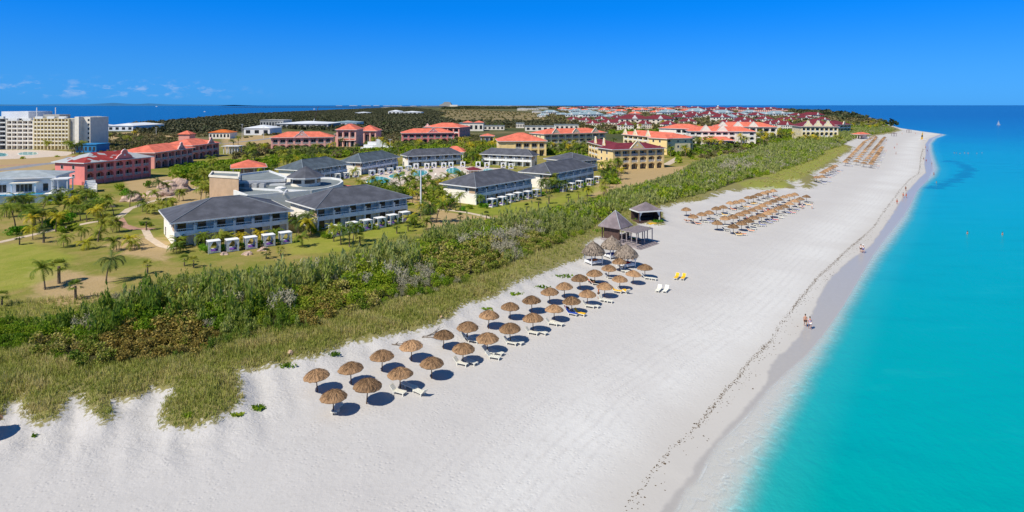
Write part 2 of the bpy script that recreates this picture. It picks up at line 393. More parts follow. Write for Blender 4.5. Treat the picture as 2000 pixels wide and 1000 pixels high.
wetf = t.ss(t.math('ADD', we, t.math('MULTIPLY', t.math('SUBTRACT', n1, .5), 1.2)), -.25, .25)
sandc = t.mix(wetf, sandc, t.mix(n2, (.37, .35, .335), (.45, .425, .40)))
sub = t.ss(fo, .2, -.6)
sandc = t.mix(sub, sandc, (.50, .49, .46))
# dune ground
farr = t.ss(dcam.outputs[1], 130, 240)
gr = t.math('ADD', gr, t.math('MULTIPLY', t.math('SUBTRACT', t.noise(.30, 5, .65, gpos), .5), t.math('MULTIPLY', farr, 16)))
gm = t.ss(t.math('ADD', gr, t.math('MULTIPLY', t.math('SUBTRACT', n2, .5), 3.2)), -.3, .5)
gm = t.math('MULTIPLY', gm, t.ss(t.math('ADD', t.math('MULTIPLY', gr, .12), n2), .42, .55))
dunec = t.mix(n2, (.15, .15, .04), (.30, .26, .12))
col = t.mix(gm, sandc, dunec)
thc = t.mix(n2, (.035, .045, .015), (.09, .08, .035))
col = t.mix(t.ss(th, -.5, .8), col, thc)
lawn = t.ramp(t.math('ADD', t.math('MULTIPLY', n3, .7), t.math('MULTIPLY', n1, .3)), [(.3, (.12, .16, .02)), (.46, (.22, .225, .04)), (.56, (.33, .26, .085)), (.7, (.40, .28, .13))])
lawn = t.mix(t.math('MULTIPLY', nf, .35), lawn, (.12, .12, .03))
lawn = t.mix(t.math('MULTIPLY', t.ss(t.noise(.14, 5, .7, gpos), .5, .72), .45), lawn, (.13, .17, .02))
lawn = t.mix(t.math('MULTIPLY', t.ss(t.noise(.8, 4, .7, gpos), .55, .75), .4), lawn, (.36, .27, .12))
lawn = t.mix(t.ss(t.math('ADD', dr, t.math('MULTIPLY', t.math('SUBTRACT', n1, .5), 5)), -1, 1.5), lawn, t.mix(n1, (.36, .26, .12), (.46, .33, .18)))
far = t.noise(.006, 5, .6, gpos)
farc = t.ramp(far, [(.35, (.05, .065, .022)), (.52, (.09, .095, .035)), (.62, (.22, .18, .09)), (.75, (.10, .11, .04))])
farm = t.ss(dcam.outputs[1], 330, 520)
farm = t.math('MULTIPLY', farm, t.math('MAXIMUM', t.ss(dr, 8, -8), t.math('MULTIPLY', t.ss(dcam.outputs[1], 900, 1200), .6)))
lawn = t.mix(farm, lawn, farc)
col = t.mix(t.ss(inl, -1.2, 1.2), col, lawn)
lushc = t.mix(n1, (.20, .25, .02), (.34, .36, .05))
col = t.mix(t.math('MULTIPLY', t.ss(t.math('ADD', lu, t.math('MULTIPLY', t.math('SUBTRACT', n1, .5), 4)), -1, 2), .55), col, lushc)
hh = t.math('ADD', t.math('MULTIPLY', foot, .6), t.math('MULTIPLY', n2, .9))
hh = t.math('ADD', hh, t.math('MULTIPLY', t.math('MULTIPLY', trk2, trkm), .25))
hh = t.math('ADD', hh, t.math('MULTIPLY', t.math('MULTIPLY', t.noise(1.3, 4, .6, gpos, 1.0), t.math('MULTIPLY', t.ss(t.attr('grass'), -9, -2), t.ss(dcam.outputs[1], 160, 90))), 3.0))
rough = t.math('SUBTRACT', .9, t.math('MULTIPLY', wetf, .62))
bst = t.math('MULTIPLY', t.math('SUBTRACT', 1.0, t.math('MAXIMUM', wetf, t.math('MULTIPLY', beach2, .8))), .38)
nd = t.n('ShaderNodeBump'); t.put(nd, 'Height', hh); t.put(nd, 'Strength', bst); t.put(nd, 'Distance', .14)
bs = t.n('ShaderNodeBsdfPrincipled'); t.put(bs, 'Base Color', col); t.put(bs, 'Roughness', rough); t.put(bs, 'Specular IOR Level', t.math('MULTIPLY_ADD', wetf, .12, .1)); t.put(bs, 'Normal', nd.outputs[0])
M['ground'] = t.fin(bs.outputs[0])
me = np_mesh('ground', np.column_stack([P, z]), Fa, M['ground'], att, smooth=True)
tag(link('ground', me), kind='structure')
# ---------------------------------------------------------------- sea
P2, Fa2 = grid(16, 60000, 1.0135, 2.1, 520)
tq = -sd(P2, W_TURQ); fo2 = -sd(P2, W_FOAM)
keep = (fo2 > -12)
km = keep[Fa2].any(axis=1); Fa2 = Fa2[km]
used = np.unique(Fa2); remap = np.full(len(P2), -1); remap[used] = np.arange(len(used)); Fa2 = remap[Fa2]
P2, tq, fo2 = P2[used], tq[used], fo2[used]
rows = np.array([0.0])
t = NT('sea_water'); gpos = t.n('ShaderNodeNewGeometry').outputs['Position']
dT = t.attr('turq'); dF = t.attr('foamd')
sx = t.n('ShaderNodeSeparateXYZ'); t.put(sx, 0, gpos)
nA = t.noise(.012, 4, .6, t.mapv(gpos, (1, .8, 1), (0, 0, .5))); nB = t.noise(.18, 4, .6, gpos); nC = t.noise(.0022, 4, .6, t.mapv(gpos, (1, 2.4, 1)))
# depth: metres offshore plus distance along the coast
yy = t.math('ADD', sx.outputs[1], t.math('MULTIPLY', t.math('SUBTRACT', nA, .5), 160))
lg = t.math('LOGARITHM', t.math('MAXIMUM', yy, 20), 10.0)
fac = t.ss(lg, 1.6, 4.2, False)
colr = t.ramp(fac, [(0.0, (.0, .33, .33)), (.14, (.0, .335, .38)), (.26, (.0, .335, .44)), (.38, (.0, .28, .42)), (.45, (.0, .17, .35)), (.52, (.0, .10, .27)), (.62, (.0, .05, .19)), (1.0, (.0, .03, .14))])
# paler where it is shallow, darker weed beds
colr = t.mix(t.math('MULTIPLY', t.ss(nC, .5, .62), t.math('MULTIPLY', t.ss(sx.outputs[1], 420, 900), .6)), colr, (.0, .07, .27))
weed = t.noise(.03, 3, .6, t.mapv(gpos, (1, .55, 1)))
wm = t.math('MULTIPLY', t.ss(weed, .62, .70), t.math('MULTIPLY', t.ss(sx.outputs[1], 150, 200), t.ss(sx.outputs[1], 520, 380)))
colr = t.mix(t.math('MULTIPLY', wm, .4), colr, (.0, .12, .22))
edge = t.ss(dT, 6.0, 0.0)
bay0 = t.ss(sx.outputs[1], 900, 700)
colr = t.mix(t.math('MULTIPLY', t.math('MULTIPLY', edge, bay0), .18), colr, (.10, .48, .50))
# the bay behind the land is deep blue
bay = t.math('MULTIPLY', t.ss(sx.outputs[0], -150, -420), 1.0)
colr = t.mix(bay, colr, (.0, .055, .19))
wb = t.attr('weedbed')
wbm = t.ss(t.math('ADD', wb, t.math('MULTIPLY', t.math('SUBTRACT', t.noise(.12, 4, .65, gpos), .5), 14)), 4.5, .5)
colr = t.mix(t.math('MULTIPLY', wbm, .55), colr, (.0, .10, .22))
swl = t.noise(.10, 5, .65, t.mapv(gpos, (.5, 1.6, 1), (0, 0, -.5)))
colr = t.mix(t.math('MULTIPLY', t.ss(swl, .48, .75), .22), colr, (.0, .20, .27))
colr = t.mix(t.math('MULTIPLY', t.ss(swl, .45, .25), .16), colr, (.03, .45, .47))
wav = t.noise(.8, 4, .6, t.mapv(gpos, (1, .7, 1))); wav2 = t.noise(3.2, 3, .6, gpos)
nrm = t.bump(t.math('ADD', wav, t.math('MULTIPLY', wav2, .35)), .4, .35)
wt = t.bsdf(colr, .22, nrm, .10)
# swash: thin clear water with milky streaks between the lip and the turquoise
st = t.noise(.9, 5, .7, t.mapv(gpos, (1.2, 1.2, 1), (0, 0, 0)), .6)
lip = t.math('MULTIPLY', t.ss(t.math('ABSOLUTE', t.math('SUBTRACT', dF, t.math('MULTIPLY', nB, .5))), .20, .01), t.ss(nB, .42, .62))
lip2 = t.math('MULTIPLY', t.ss(t.math('ABSOLUTE', t.math('ADD', dT, t.math('MULTIPLY_ADD', st, 2.0, 1.3))), .22, .0), t.ss(nB, .45, .6))
milk = t.math('MULTIPLY', t.ss(st, .42, .72), .38)
swc = t.mix(t.ss(dT, -3.0, .3), (.74, .76, .75), (.25, .62, .63))
sw = t.bsdf(swc, .3, nrm, .3)
tr = t.n('ShaderNodeBsdfTransparent')
al = t.math('MAXIMUM', t.math('MAXIMUM', t.math('MULTIPLY', lip, .6), t.math('MULTIPLY', lip2, .75)), t.math('ADD', milk, t.math('MULTIPLY', t.ss(dT, -3.5, .0), .45)), clamp=True)
al = t.math('MULTIPLY', al, t.ss(dF, -.05, .12))
m1 = t.n('ShaderNodeMixShader'); t.put(m1, 0, al); t.t.links.new(tr.outputs[0], m1.inputs[1]); t.t.links.new(sw, m1.inputs[2])
m2 = t.n('ShaderNodeMixShader'); t.put(m2, 0, t.ss(t.math('ADD', dT, t.math('MULTIPLY', t.math('SUBTRACT', nB, .5), 1.2)), -1.2, 1.6))
t.t.links.new(m1.outputs[0], m2.inputs[1]); t.t.links.new(wt, m2.inputs[2])
M['sea'] = t.fin(m2.outputs[0])
me = np_mesh('sea', np.column_stack([P2, np.zeros(len(P2))]), Fa2, M['sea'], {'turq': np.clip(tq, -500, 3000), 'foamd': np.clip(fo2, -500, 3000), 'weedbed': np.minimum(pdist(P2, gpl([(1816,368),(1840,362),(1870,350),(1885,340),(1893,331),(1880,322),(1860,314),(1845,316)], 0), False), 500)})
tag(link('sea', me), kind='structure')
# ---------------------------------------------------------------- far hills across the bay and the mangrove spit
def ridge(name, pts, base, dist, depth, mat):
    """long low land: pts = (x, y) of the skyline"""
    b = MB(); n = len(pts); vs = []
    for x, y in pts:
        h = H-(y-HY)*dist/F
        X = (x-1000)*dist/F
        vs += [(X, dist, base), (X, dist+depth*.35, max(h, base+.5)), (X*1.0, dist+depth, base)]
    fs = []
    for i in range(n-1):
        for k in range(2): fs.append((i*3+k, (i+1)*3+k, (i+1)*3+k+1, i*3+k+1))
    b.add(vs, fs)
    return tag(b.build(name, mat), kind='structure')
M['hill'] = simple('far_hill_haze_blue', (.028, .15, .33), .9, .1, .0004)  # aerial haze is painted into the hills as a blue base colour
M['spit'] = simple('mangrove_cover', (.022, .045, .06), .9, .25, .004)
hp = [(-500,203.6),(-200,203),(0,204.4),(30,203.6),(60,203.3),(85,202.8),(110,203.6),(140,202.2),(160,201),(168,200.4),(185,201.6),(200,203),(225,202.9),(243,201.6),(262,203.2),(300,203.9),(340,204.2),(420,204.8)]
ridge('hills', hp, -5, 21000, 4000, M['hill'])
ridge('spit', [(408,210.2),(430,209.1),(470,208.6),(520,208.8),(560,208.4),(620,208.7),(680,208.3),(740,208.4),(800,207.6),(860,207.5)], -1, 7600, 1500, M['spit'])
# ---------------------------------------------------------------- buildings
FOOT = []                                   # world footprints kept clear of plants
def frame(A, B, eave):
    """local frame of a front whose eave corners the photo shows at A and B (z of the eave = eave)"""
    a = Vector((*gp(*A, eave), 0)); b = Vector((*gp(*B, eave), 0))
    ang = math.atan2(b.y-a.y, b.x-a.x); return a, ang, (b-a).length
def depth_to(A, B, C, eave):
    """how deep the roof runs so that its third corner shows at C"""
    a, ang, L = frame(A, B, eave); c = Vector((*gp(*C, eave), 0)); n = Vector((-math.sin(ang), math.cos(ang), 0))
    u = Vector((math.cos(ang), math.sin(ang), 0))
    # match the column of the picture, not the depth
    k = (C[0]-1000.0)/F
    den = n.x-k*n.y
    w = (k*a.y-a.x)/den if abs(den) > 1e-4 else 12
    return w
def reserve(a, ang, x0, x1, y0, y1, pad=1.0):
    u = Vector((math.cos(ang), math.sin(ang), 0)); n = Vector((-math.sin(ang), math.cos(ang), 0))
    FOOT.append([tuple((a+u*x+n*y)[:2]) for x, y in ((x0-pad, y0-pad), (x1+pad, y0-pad), (x1+pad, y1+pad), (x0-pad, y1+pad))])
def hip(b, L, W, o, z, rise, thick=.18, x0=0, y0=0):
    X0, X1, Y0, Y1 = x0-o, x0+L+o, y0-o, y0+W+o; h = min(X1-X0, Y1-Y0)/2
    if X1-X0 >= Y1-Y0: r = [(X0+h, (Y0+Y1)/2), (X1-h, (Y0+Y1)/2)]
    else: r = [((X0+X1)/2, Y0+h), ((X0+X1)/2, Y1-h)]
    v = [(X0,Y0,z+thick),(X1,Y0,z+thick),(X1,Y1,z+thick),(X0,Y1,z+thick),(r[0][0],r[0][1],z+rise),(r[1][0],r[1][1],z+rise),
         (X0,Y0,z),(X1,Y0,z),(X1,Y1,z),(X0,Y1,z)]
    if X1-X0 >= Y1-Y0: f = [(0,1,5,4),(1,2,5),(2,3,4,5),(3,0,4)]
    else: f = [(0,1,4),(1,2,5,4),(2,3,5),(3,0,4,5)]
    f += [(9,8,7,6),(0,6,7,1),(1,7,8,2),(2,8,9,3),(3,9,6,0)]
    b.add(v, f); return r
def fascia(b, L, W, o, z, x0=0, y0=0, t=.22):
    X0, X1, Y0, Y1 = x0-o-.06, x0+L+o+.06, y0-o-.06, y0+W+o+.06
    b.box(X0, X1, Y0-.05, Y0+.03, z-.06, z+t); b.box(X0, X1, Y1-.03, Y1+.05, z-.06, z+t)
    b.box(X0-.05, X0+.03, Y0+.031, Y1-.031, z-.06, z+t); b.box(X1-.03, X1+.05, Y0+.031, Y1-.031, z-.06, z+t)
def hipcaps(b, L, W, o, z, rise, r):
    cs = [(-o, -o), (L+o, -o), (L+o, W+o), (-o, W+o)]
    order = [0, 1, 1, 0] if L+2*o >= W+2*o else [0, 0, 1, 1]
    for c, k in zip(cs, order):
        b.tube([(c[0], c[1], z+.22), (r[k][0], r[k][1], z+rise+.04)], .1, 5)
    b.tube([(r[0][0], r[0][1], z+rise+.05), (r[1][0], r[1][1], z+rise+.05)], .12, 5)
def window_into(root, xc, z0, w, h, y, wall='white', out=-1, drape=True, name='window', side=None):
    """glazing with a frame standing a little proud of the wall; side = 'l' or 'r' turns it onto an end wall"""
    g = MB(); fr = MB()
    t = .09
    def bx(m, a, b_, c, d, e, f):
        if side is None: m.box(a, b_, c, d, e, f)
        else: m.box(c, d, a, b_, e, f)
    y0, y1 = (y-.05, y+.02) if out < 0 else (y-.02, y+.05)
    bx(g, xc-w/2, xc+w/2, y0, y1, z0, z0+h)
    ya, yb = (y-.09, y-.0505) if out < 0 else (y+.0505, y+.09)
    bx(fr, xc-w/2-t, xc-w/2, ya, y1, z0-t, z0+h+t); bx(fr, xc+w/2, xc+w/2+t, ya, y1, z0-t, z0+h+t)
    bx(fr, xc-w/2, xc+w/2, ya, y1, z0+h, z0+h+t); bx(fr, xc-w/2, xc+w/2, ya, y1, z0-t, z0)
    n = max(1, int(w/1.0))
    for i in range(1, n): bx(fr, xc-w/2+w*i/n-.035, xc-w/2+w*i/n+.035, ya, yb, z0, z0+h)
    o = g.build(name, M['glass'], root); fr.build('frame', M[wall], o)
    return o
def villa(label, A, B, C, eave=5.2, bays=6, mat='slate', rise=3.4, cabana_side=True, curved=False, group='grey-roofed white villas'):
    ez = ZL+eave; a, ang, L = frame(A, B, ez); W = abs(depth_to(A, B, C, ez)); W = min(max(W, 9), 19)
    flip = depth_to(A, B, C, ez) < 0
    o = .9
    n = Vector((-math.sin(ang), math.cos(ang), 0)); u = Vector((math.cos(ang), math.sin(ang), 0))
    org = a+u*o+n*o; L -= 2*o; W -= 2*o
    root = empty('hotel_villa', (org.x, org.y, ZL), ang); reserve(org, ang, 0, L, -1.0, W)
    tag(root, label, 'villa', group)
    s2 = 2.75; rec = 1.55; bw = L/bays
    b = MB()
    b.box(0, L, rec, W, -.6, eave)                                  # rooms
    b.box(0, .25, 0, rec-.001, -.6, s2-.25); b.box(L-.25, L, 0, rec-.001, -.6, s2-.25)   # end fins
    for i in range(1, bays): b.box(i*bw-.12, i*bw+.12, .35, rec-.001, -.4, s2-.25)
    b.box(0, .22, .3, rec-.001, s2, eave); b.box(L-.22, L, .3, rec-.001, s2, eave)
    b.build('wall', M['villawall'], root)
    e = MB(); e.box(-.02, L+.02, -.12, .12, s2-.45, s2+.55); e.box(.0, L, .1205, rec-.002, s2-.25, s2); e.build('balcony', M['villaband'], root)
    e = MB()
    for i in range(bays+1):
        if i in (0, bays): continue
        e = MB(); x = i*bw; e.box(x-.30, x+.30, -.18, .25, s2+.5505, s2+1.65); e.box(x-.08, x+.08, .2505, rec-.003, s2+.0, eave-.1)
        e.build('divider', M['white'], root)
    for i in range(bays):
        x = i*bw; r_ = MB(); r_.box(x+.24, x+bw-.24, -.09, .03, s2+.93, s2+1.07)
        k = 9
        for j in range(k): xx = x+.3+(bw-.6)*j/(k-1); r_.box(xx-.02, xx+.02, -.05, -.01, s2+.5505, s2+.9495)
        r_.build('railing', M['white'], root)
        for zz_ in (s2+.08, .08): d_ = MB(); d_.box(x+bw*.40-1.35, x+bw*.40-.95, rec-.07, rec+.01, zz_, zz_+1.9); d_.build('shutter', M['white'], root)
        window_into(root, x+bw*.40, s2+.08, 1.65, 1.95, rec, name='glass_door')
        window_into(root, x+bw*.40, .08, 1.65, 2.0, rec, name='glass_door')
        l_ = MB(); l_.tube([(x+bw*.55, -.20, s2+.05), (x+bw*.55, -.12, s2+.05)], .30, 12); l_.build('wall_lamp', M['white'], root)
        if i % 2: p_ = MB(); p_.box(i*bw-.16, i*bw+.16, -.1, .18, -.4, s2-.4505); p_.build('post', M['villaband'], root)
    for i in (0, 1): p_ = MB(); xx = .18 if i == 0 else L-.18; p_.box(xx-.19, xx+.19, -.1, .2, -.4, s2-.4505); p_.build('post', M['villaband'], root)
    # end walls: recessed tall strip, a door niche and a small window
    for sd_, x in ((-1, 0), (1, L)):
        q = MB(); xa, xb = (x-.04, x+.001) if sd_ < 0 else (x-.001, x+.04)
        q.box(xa, xb, .3, rec+1.2, s2+.55, eave-.35)
        q.build('wall_panel', M['tan'], root)
        window_into(root, rec+2.2, s2+.9, .9, 1.1, x, out=sd_, side='l')
        window_into(root, W*.8, .1, 1.3, 2.1, x, out=sd_, side='l', name='glass_door')
    b = MB(); r = hip(b, L, W, o, eave, rise); ro = b.build('roof', M[mat], root)
    b = MB(); fascia(b, L, W, o, eave); b.build('fascia', M['white'], ro)
    b = MB(); hipcaps(b, L, W, o, eave, rise, r); b.build('hip_cap', M[mat+'_cap'], ro)
    return root, (org, ang, L, W)
M['slate_cap'] = simple('grey_hip_cap', (.20, .22, .25), .7, .1, 1)
M['slateb_cap'] = simple('pale_hip_cap', (.26, .30, .34), .7, .1, 1)
V = {}
V[1] = villa('grey-roofed white villa nearest the camera, with five white cabanas on its lawn', (332,438), (573,412.5), (300,414))
V[2] = villa('grey-roofed white villa with six cabanas and purple cushions, second from the near end', (616,410), (805,386), (558,391))
V[3] = villa('grey-roofed white villa behind a short row of palms, right of the tall lamp post', (930,367.5), (1046,348), (858,356.5))
V[4] = villa('grey-roofed white villa with the stretched-out cabana row, nearest the yellow hotel', (1076,341.5), (1165,325), (1012,333.5))
V[5] = villa('grey-roofed white villa with its back turned, below the burgundy-roofed yellow hotel', (1118,316.5), (1172,312), (1050,306), bays=4, eave=5.0, rise=3.0)
V[6] = villa('grey-roofed white villa facing the pools head-on, behind the blue pool at right', (936,301.5), (1040,305.5), (930,301), eave=5.2, rise=3.0)
V[7] = villa('grey-roofed white villa facing the pools head-on, with red roof behind it', (795,306), (905,301), (782,300), eave=5.2, rise=3.0)
V[8] = villa('bluish-roofed white villa with curved balcony, behind the round grey-roofed lobby', (592,334), (684,320.5), (537,327), mat='slateb', bays=5)
V[9] = villa('bluish-roofed white villa with curved balcony, second behind the lobby and left of the pools', (706,318.5), (782,307), (660,312), mat='slateb', bays=5)

def gable_outline(w, h, x=0, z=0, style='baroque'):
    if style == 'tri': return [(x-w/2, z), (x+w/2, z), (x+w*.40, z+h*.18), (x+w*.12, z+h*.78), (x, z+h), (x-w*.12, z+h*.78), (x-w*.40, z+h*.18)]
    pts = [(x-w/2, z), (x+w/2, z)]
    r = [(.5,.16),(.40,.20),(.36,.34),(.27,.50),(.17,.60),(.15,.66),(.15,.74),(.11,.88),(.05,.97),(0,1.0)]
    pts += [(x+w*a, z+h*c) for a, c in r]+[(x-w*a, z+h*c) for a, c in r[-2::-1]]
    return pts
def resort(label, A, B, W, eave=7.6, storeys=2, bays=6, wall='pink', roof='coral', rise=2.6, trim='white', gables=(), gh=3.6, gw=6.5, arch=True, detail=2,
           name='resort_hotel', cat='hotel', group=None, base=.0, sides=True, style='baroque', rec=1.5, z0=ZL, o=.8, plain=()):
    ez = z0+eave; a, ang, L = frame(A, B, ez); n = Vector((-math.sin(ang), math.cos(ang), 0)); u = Vector((math.cos(ang), math.sin(ang), 0))
    org = a+u*o+n*o; L -= 2*o; W -= 2*o
    root = empty(name, (org.x, org.y, z0), ang); reserve(org, ang, 0, L, 0, W); tag(root, label, cat, group)
    bw = L/bays; sh = (eave-base)/storeys; pw = min(.55, bw*.13)
    b = MB(); b.box(0, L, rec, W, -1.0, eave)
    if base: b.box(0, L, .3, rec-.001, -.6, base-.3)
    for i in range(bays+1):
        x = min(max(i*bw, pw), L-pw); b.box(x-pw, x+pw, 0, rec-.001, -.8, eave)
    edges = []
    for i in range(bays):
        x0, x1 = i*bw+(pw*2 if i == 0 else pw), (i+1)*bw-(pw*2 if i == bays-1 else pw)
        for s in range(storeys):
            zf = base+s*sh; b.box(x0, x1, .02, rec-.002, zf-.25, zf)
            zt = zf+sh-.25
            if i in plain: b.box(x0, x1, .1, .4, zf, zt); continue
            if arch and (s < storeys-1 or gables and abs((i+.5)/bays-gables[0]) < .6/bays+.02):
                m = 7; rise_a = min(.8, sh*.25)
                poly = [(x0, zt), (x0, zt-rise_a-.1)]+[(x0+(x1-x0)*k/m, zt-rise_a-.1+rise_a*math.sin(math.pi*k/m)) for k in range(1, m)]+[(x1, zt-rise_a-.1), (x1, zt)]
                for k in range(1, len(poly)-2):
                    p1, p2 = poly[k], poly[k+1]
                    b.add([(p1[0], .04, p1[1]), (p2[0], .04, p2[1]), (p2[0], .04, zt), (p1[0], .04, zt), (p1[0], .34, p1[1]), (p2[0], .34, p2[1])], [(0,1,2,3), (0,4,5,1)])
            else: b.box(x0, x1, .04, .34, zt-.35, zt)
    b.build('wall', M[wall], root)
    for i in range(bays):
        if i in plain: continue
        x0, x1 = i*bw+(pw*2 if i == 0 else pw), (i+1)*bw-(pw*2 if i == bays-1 else pw)
        for s in range(storeys):
            zf = base+s*sh
            w_ = (x1-x0)*.72
            if detail >= 2: window_into(root, (x0+x1)/2, zf+.05, w_, sh*.68, rec)
            else: g = MB(); g.box((x0+x1)/2-w_/2, (x0+x1)/2+w_/2, rec-.06, rec+.02, zf+.05, zf+sh*.7); g.build('window', M['glass'], root)
            if s > 0 or base > .5 or detail < 2:
                r_ = MB(); r_.box(x0, x1, .05, .17, zf+.88, zf+.98); k = max(4, int((x1-x0)/.32))
                if detail >= 2:
                    for j in range(k): xx = x0+.1+(x1-x0-.2)*j/(k-1); r_.box(xx-.06, xx+.06, .08, .14, zf+.05, zf+.88)
                else: r_.box(x0, x1, .08, .14, zf+.1, zf+.88)
                r_.build('balustrade', M[trim], root)
    if sides:
        for sd_, x in ((-1, 0), (1, L)):
            k = max(1, int(W/5.5))
            for j in range(k):
                for s in range(storeys):
                    yc = rec+1.2+(W-rec-2.0)*(j+.5)/k
                    window_into(root, yc, base+s*sh+.9, 1.2, 1.3, x, out=sd_, side='l')
    for gx in gables:
        x = gx*L; g = MB(); po = gable_outline(gw, gh, x, eave-.25, style); g.prism(po, -.25, .35)
        o_ = g.build('gable', M[wall], root)
        tr = MB(); cx = x; q = []
        for px_, pz_ in po[2:]: q.append((px_, -.28, pz_))
        q = [(po[1][0], -.28, po[1][1])]+q+[(po[0][0], -.28, po[0][1])]
        tr.tube(q, .16, 5); tr.tube([(x, -.30, eave+gh*.42), (x, -.24, eave+gh*.42)], .42, 12); tr.build('gable_trim', M[trim], o_)
        rr = MB(); hw = gw*.36; zr = eave+gh*.5
        rr.add([(x-hw, .351, eave+.1), (x, .351, zr), (x+hw, .351, eave+.1), (x, W*.5, zr*.999)], [(0,1,3), (1,2,3)]); rr.build('gable_roof', M[roof], o_)
    b = MB(); r = hip(b, L, W, o, eave, rise); ro = b.build('roof', M[roof], root)
    b = MB(); fascia(b, L, W, o, eave); b.build('fascia', M[trim], ro)
    return root, (org, ang, L, W)
# pink resort
resort('deep pink hotel block with patched red and grey roof, white balustrades', (164,319.5), (301,306.5), 17, eave=8.2, base=1.6, storeys=2, bays=7, wall='pinkdeep', roof='redroof', gables=(.57,), gh=4.4, gw=8.5, rise=3.2)
resort('pink hotel block with coral roof, second from the left behind the boulders', (303,299), (382,288.5), 19, eave=7.4, bays=6, wall='pink', roof='coral', gables=(.66,), gh=4, gw=7, rise=3.2)
resort('pink hotel block with coral roof, third from the left, partly behind palms', (376,285), (432,278.5), 19, eave=7.6, bays=4, wall='pink', roof='coral', gables=(.68,), gh=4, gw=7, rise=3.2)
resort('long pink hotel block with coral roof and white curved gable, seen square-on', (526,269.5), (651,268), 19, eave=8.4, bays=8, wall='pinkpale', roof='coral', gables=(.5,), gh=4.6, gw=10, rise=3.6)
resort('pink lobby wing with flat walls below the twin coral hip roofs', (652,262), (702,262), 16, eave=6.6, bays=4, storeys=2, wall='pink', roof='coral', rise=1.2, sides=False, arch=False)
resort('pink lobby hall under the left of two coral hip roofs', (654,253.8), (697,253.8), 22, eave=12, bays=3, storeys=2, wall='pinkpale', roof='coral', rise=4.2, arch=False)
resort('pink lobby hall with tall white arch under the right of two coral hip roofs', (696,256), (736,256), 20, eave=9.5, bays=3, storeys=1, wall='pinkpale', roof='coral', rise=4.4)
resort('pink hotel block with coral roof and white gable, behind the dense green palms', (783,260.5), (889,259.5), 20, eave=8, bays=8, wall='pinkdeep', roof='coral', gables=(.6,), gh=4.2, gw=9, rise=3.4)
resort('coral-roofed pink block farther back, right behind the gabled pink hotel', (826,248.5), (898,249.5), 26, eave=9.5, bays=6, wall='pink', roof='coral', gables=(.1,), rise=4, detail=1)
# yellow resort
resort('yellow hotel block with big coral roof, left of the long pale yellow block', (972,276.5), (1070,276), 26, eave=8.6, bays=6, storeys=2, wall='yellow', roof='coral', rise=4.6, arch=False, plain=(0, 1))
resort('long pale yellow hotel block with coral roof and three gables, seen between palms', (1062,262.5), (1186,259), 20, eave=9.6, bays=9, storeys=3, wall='paleyellow', roof='coral', gables=(.5, .18, .82), gh=4.2, gw=8, style='tri', rise=3.4)
resort('three-storey yellow hotel with burgundy roof, white balconies and curved gable on the near front', (1196,293), (1302,289.5), 15, eave=9.3, bays=6, storeys=3, wall='yellow', roof='burg', gables=(.46,), gh=4.2, gw=9.5, style='tri', rise=2.6)
resort('long yellow side wing with burgundy roof and two pointed gables, running back', (1146,277.5), (1199,291.5), 11, eave=9.0, bays=8, storeys=3, wall='yellow', roof='burg', gables=(.3, .62), gh=4.4, gw=4.5, style='tri', rise=2.2, detail=1)
resort('yellow hotel end block with coral roof and four balcony columns, right of the burgundy-roofed hotel', (1303,271.5), (1357,268.5), 15, eave=9.6, bays=4, storeys=3, wall='yellow', roof='coral', rise=2.4)
resort('long yellow hotel wing with coral roof and three white gables, behind the burgundy-roofed hotel', (1214,262.5), (1309,271), 16, eave=9.6, bays=9, storeys=3, wall='paleyellow', roof='coral', gables=(.05, .28, .56), gh=4.4, gw=6.5, style='tri', rise=3.2, detail=1)
resort('cream hotel block with coral roof and few windows, behind the long gabled yellow wing', (1285,250.5), (1366,252.5), 26, eave=9, bays=7, storeys=2, wall='cream', roof='coral', rise=4, detail=1, plain=(0, 1, 2))
resort('white and yellow hotel block with coral roof and two white gables, among dense palms', (1344,256.5), (1479,257.5), 20, eave=10.2, bays=10, storeys=3, wall='cream', roof='coral', gables=(.25, .50), gh=5.4, gw=9, style='tri', rise=3.6, detail=1, plain=(7, 8))
resort('farther cream hotel block with coral roof and three white gables, above the palm grove', (1396,247.5), (1520,248.5), 26, eave=10, bays=9, storeys=2, wall='cream', roof='coral', gables=(.12, .37, .62), gh=5.4, gw=10, style='tri', rise=4.2, detail=1)
resort('pale yellow hotel with burgundy roof and white dormers, nearest the far end of the beach', (1564,247.5), (1640,248), 30, eave=12, bays=8, storeys=3, wall='paleyellow', roof='burg', gables=(.18, .45, .72), gh=5.5, gw=8, style='baroque', rise=6.5, detail=1)
resort('small burgundy-roofed yellow block at the right end of the gabled beach hotel', (1636,244.5), (1664,243), 22, eave=10, bays=4, storeys=3, wall='paleyellow', roof='burg', gables=(.5,), gh=4, gw=7, rise=4, detail=1)
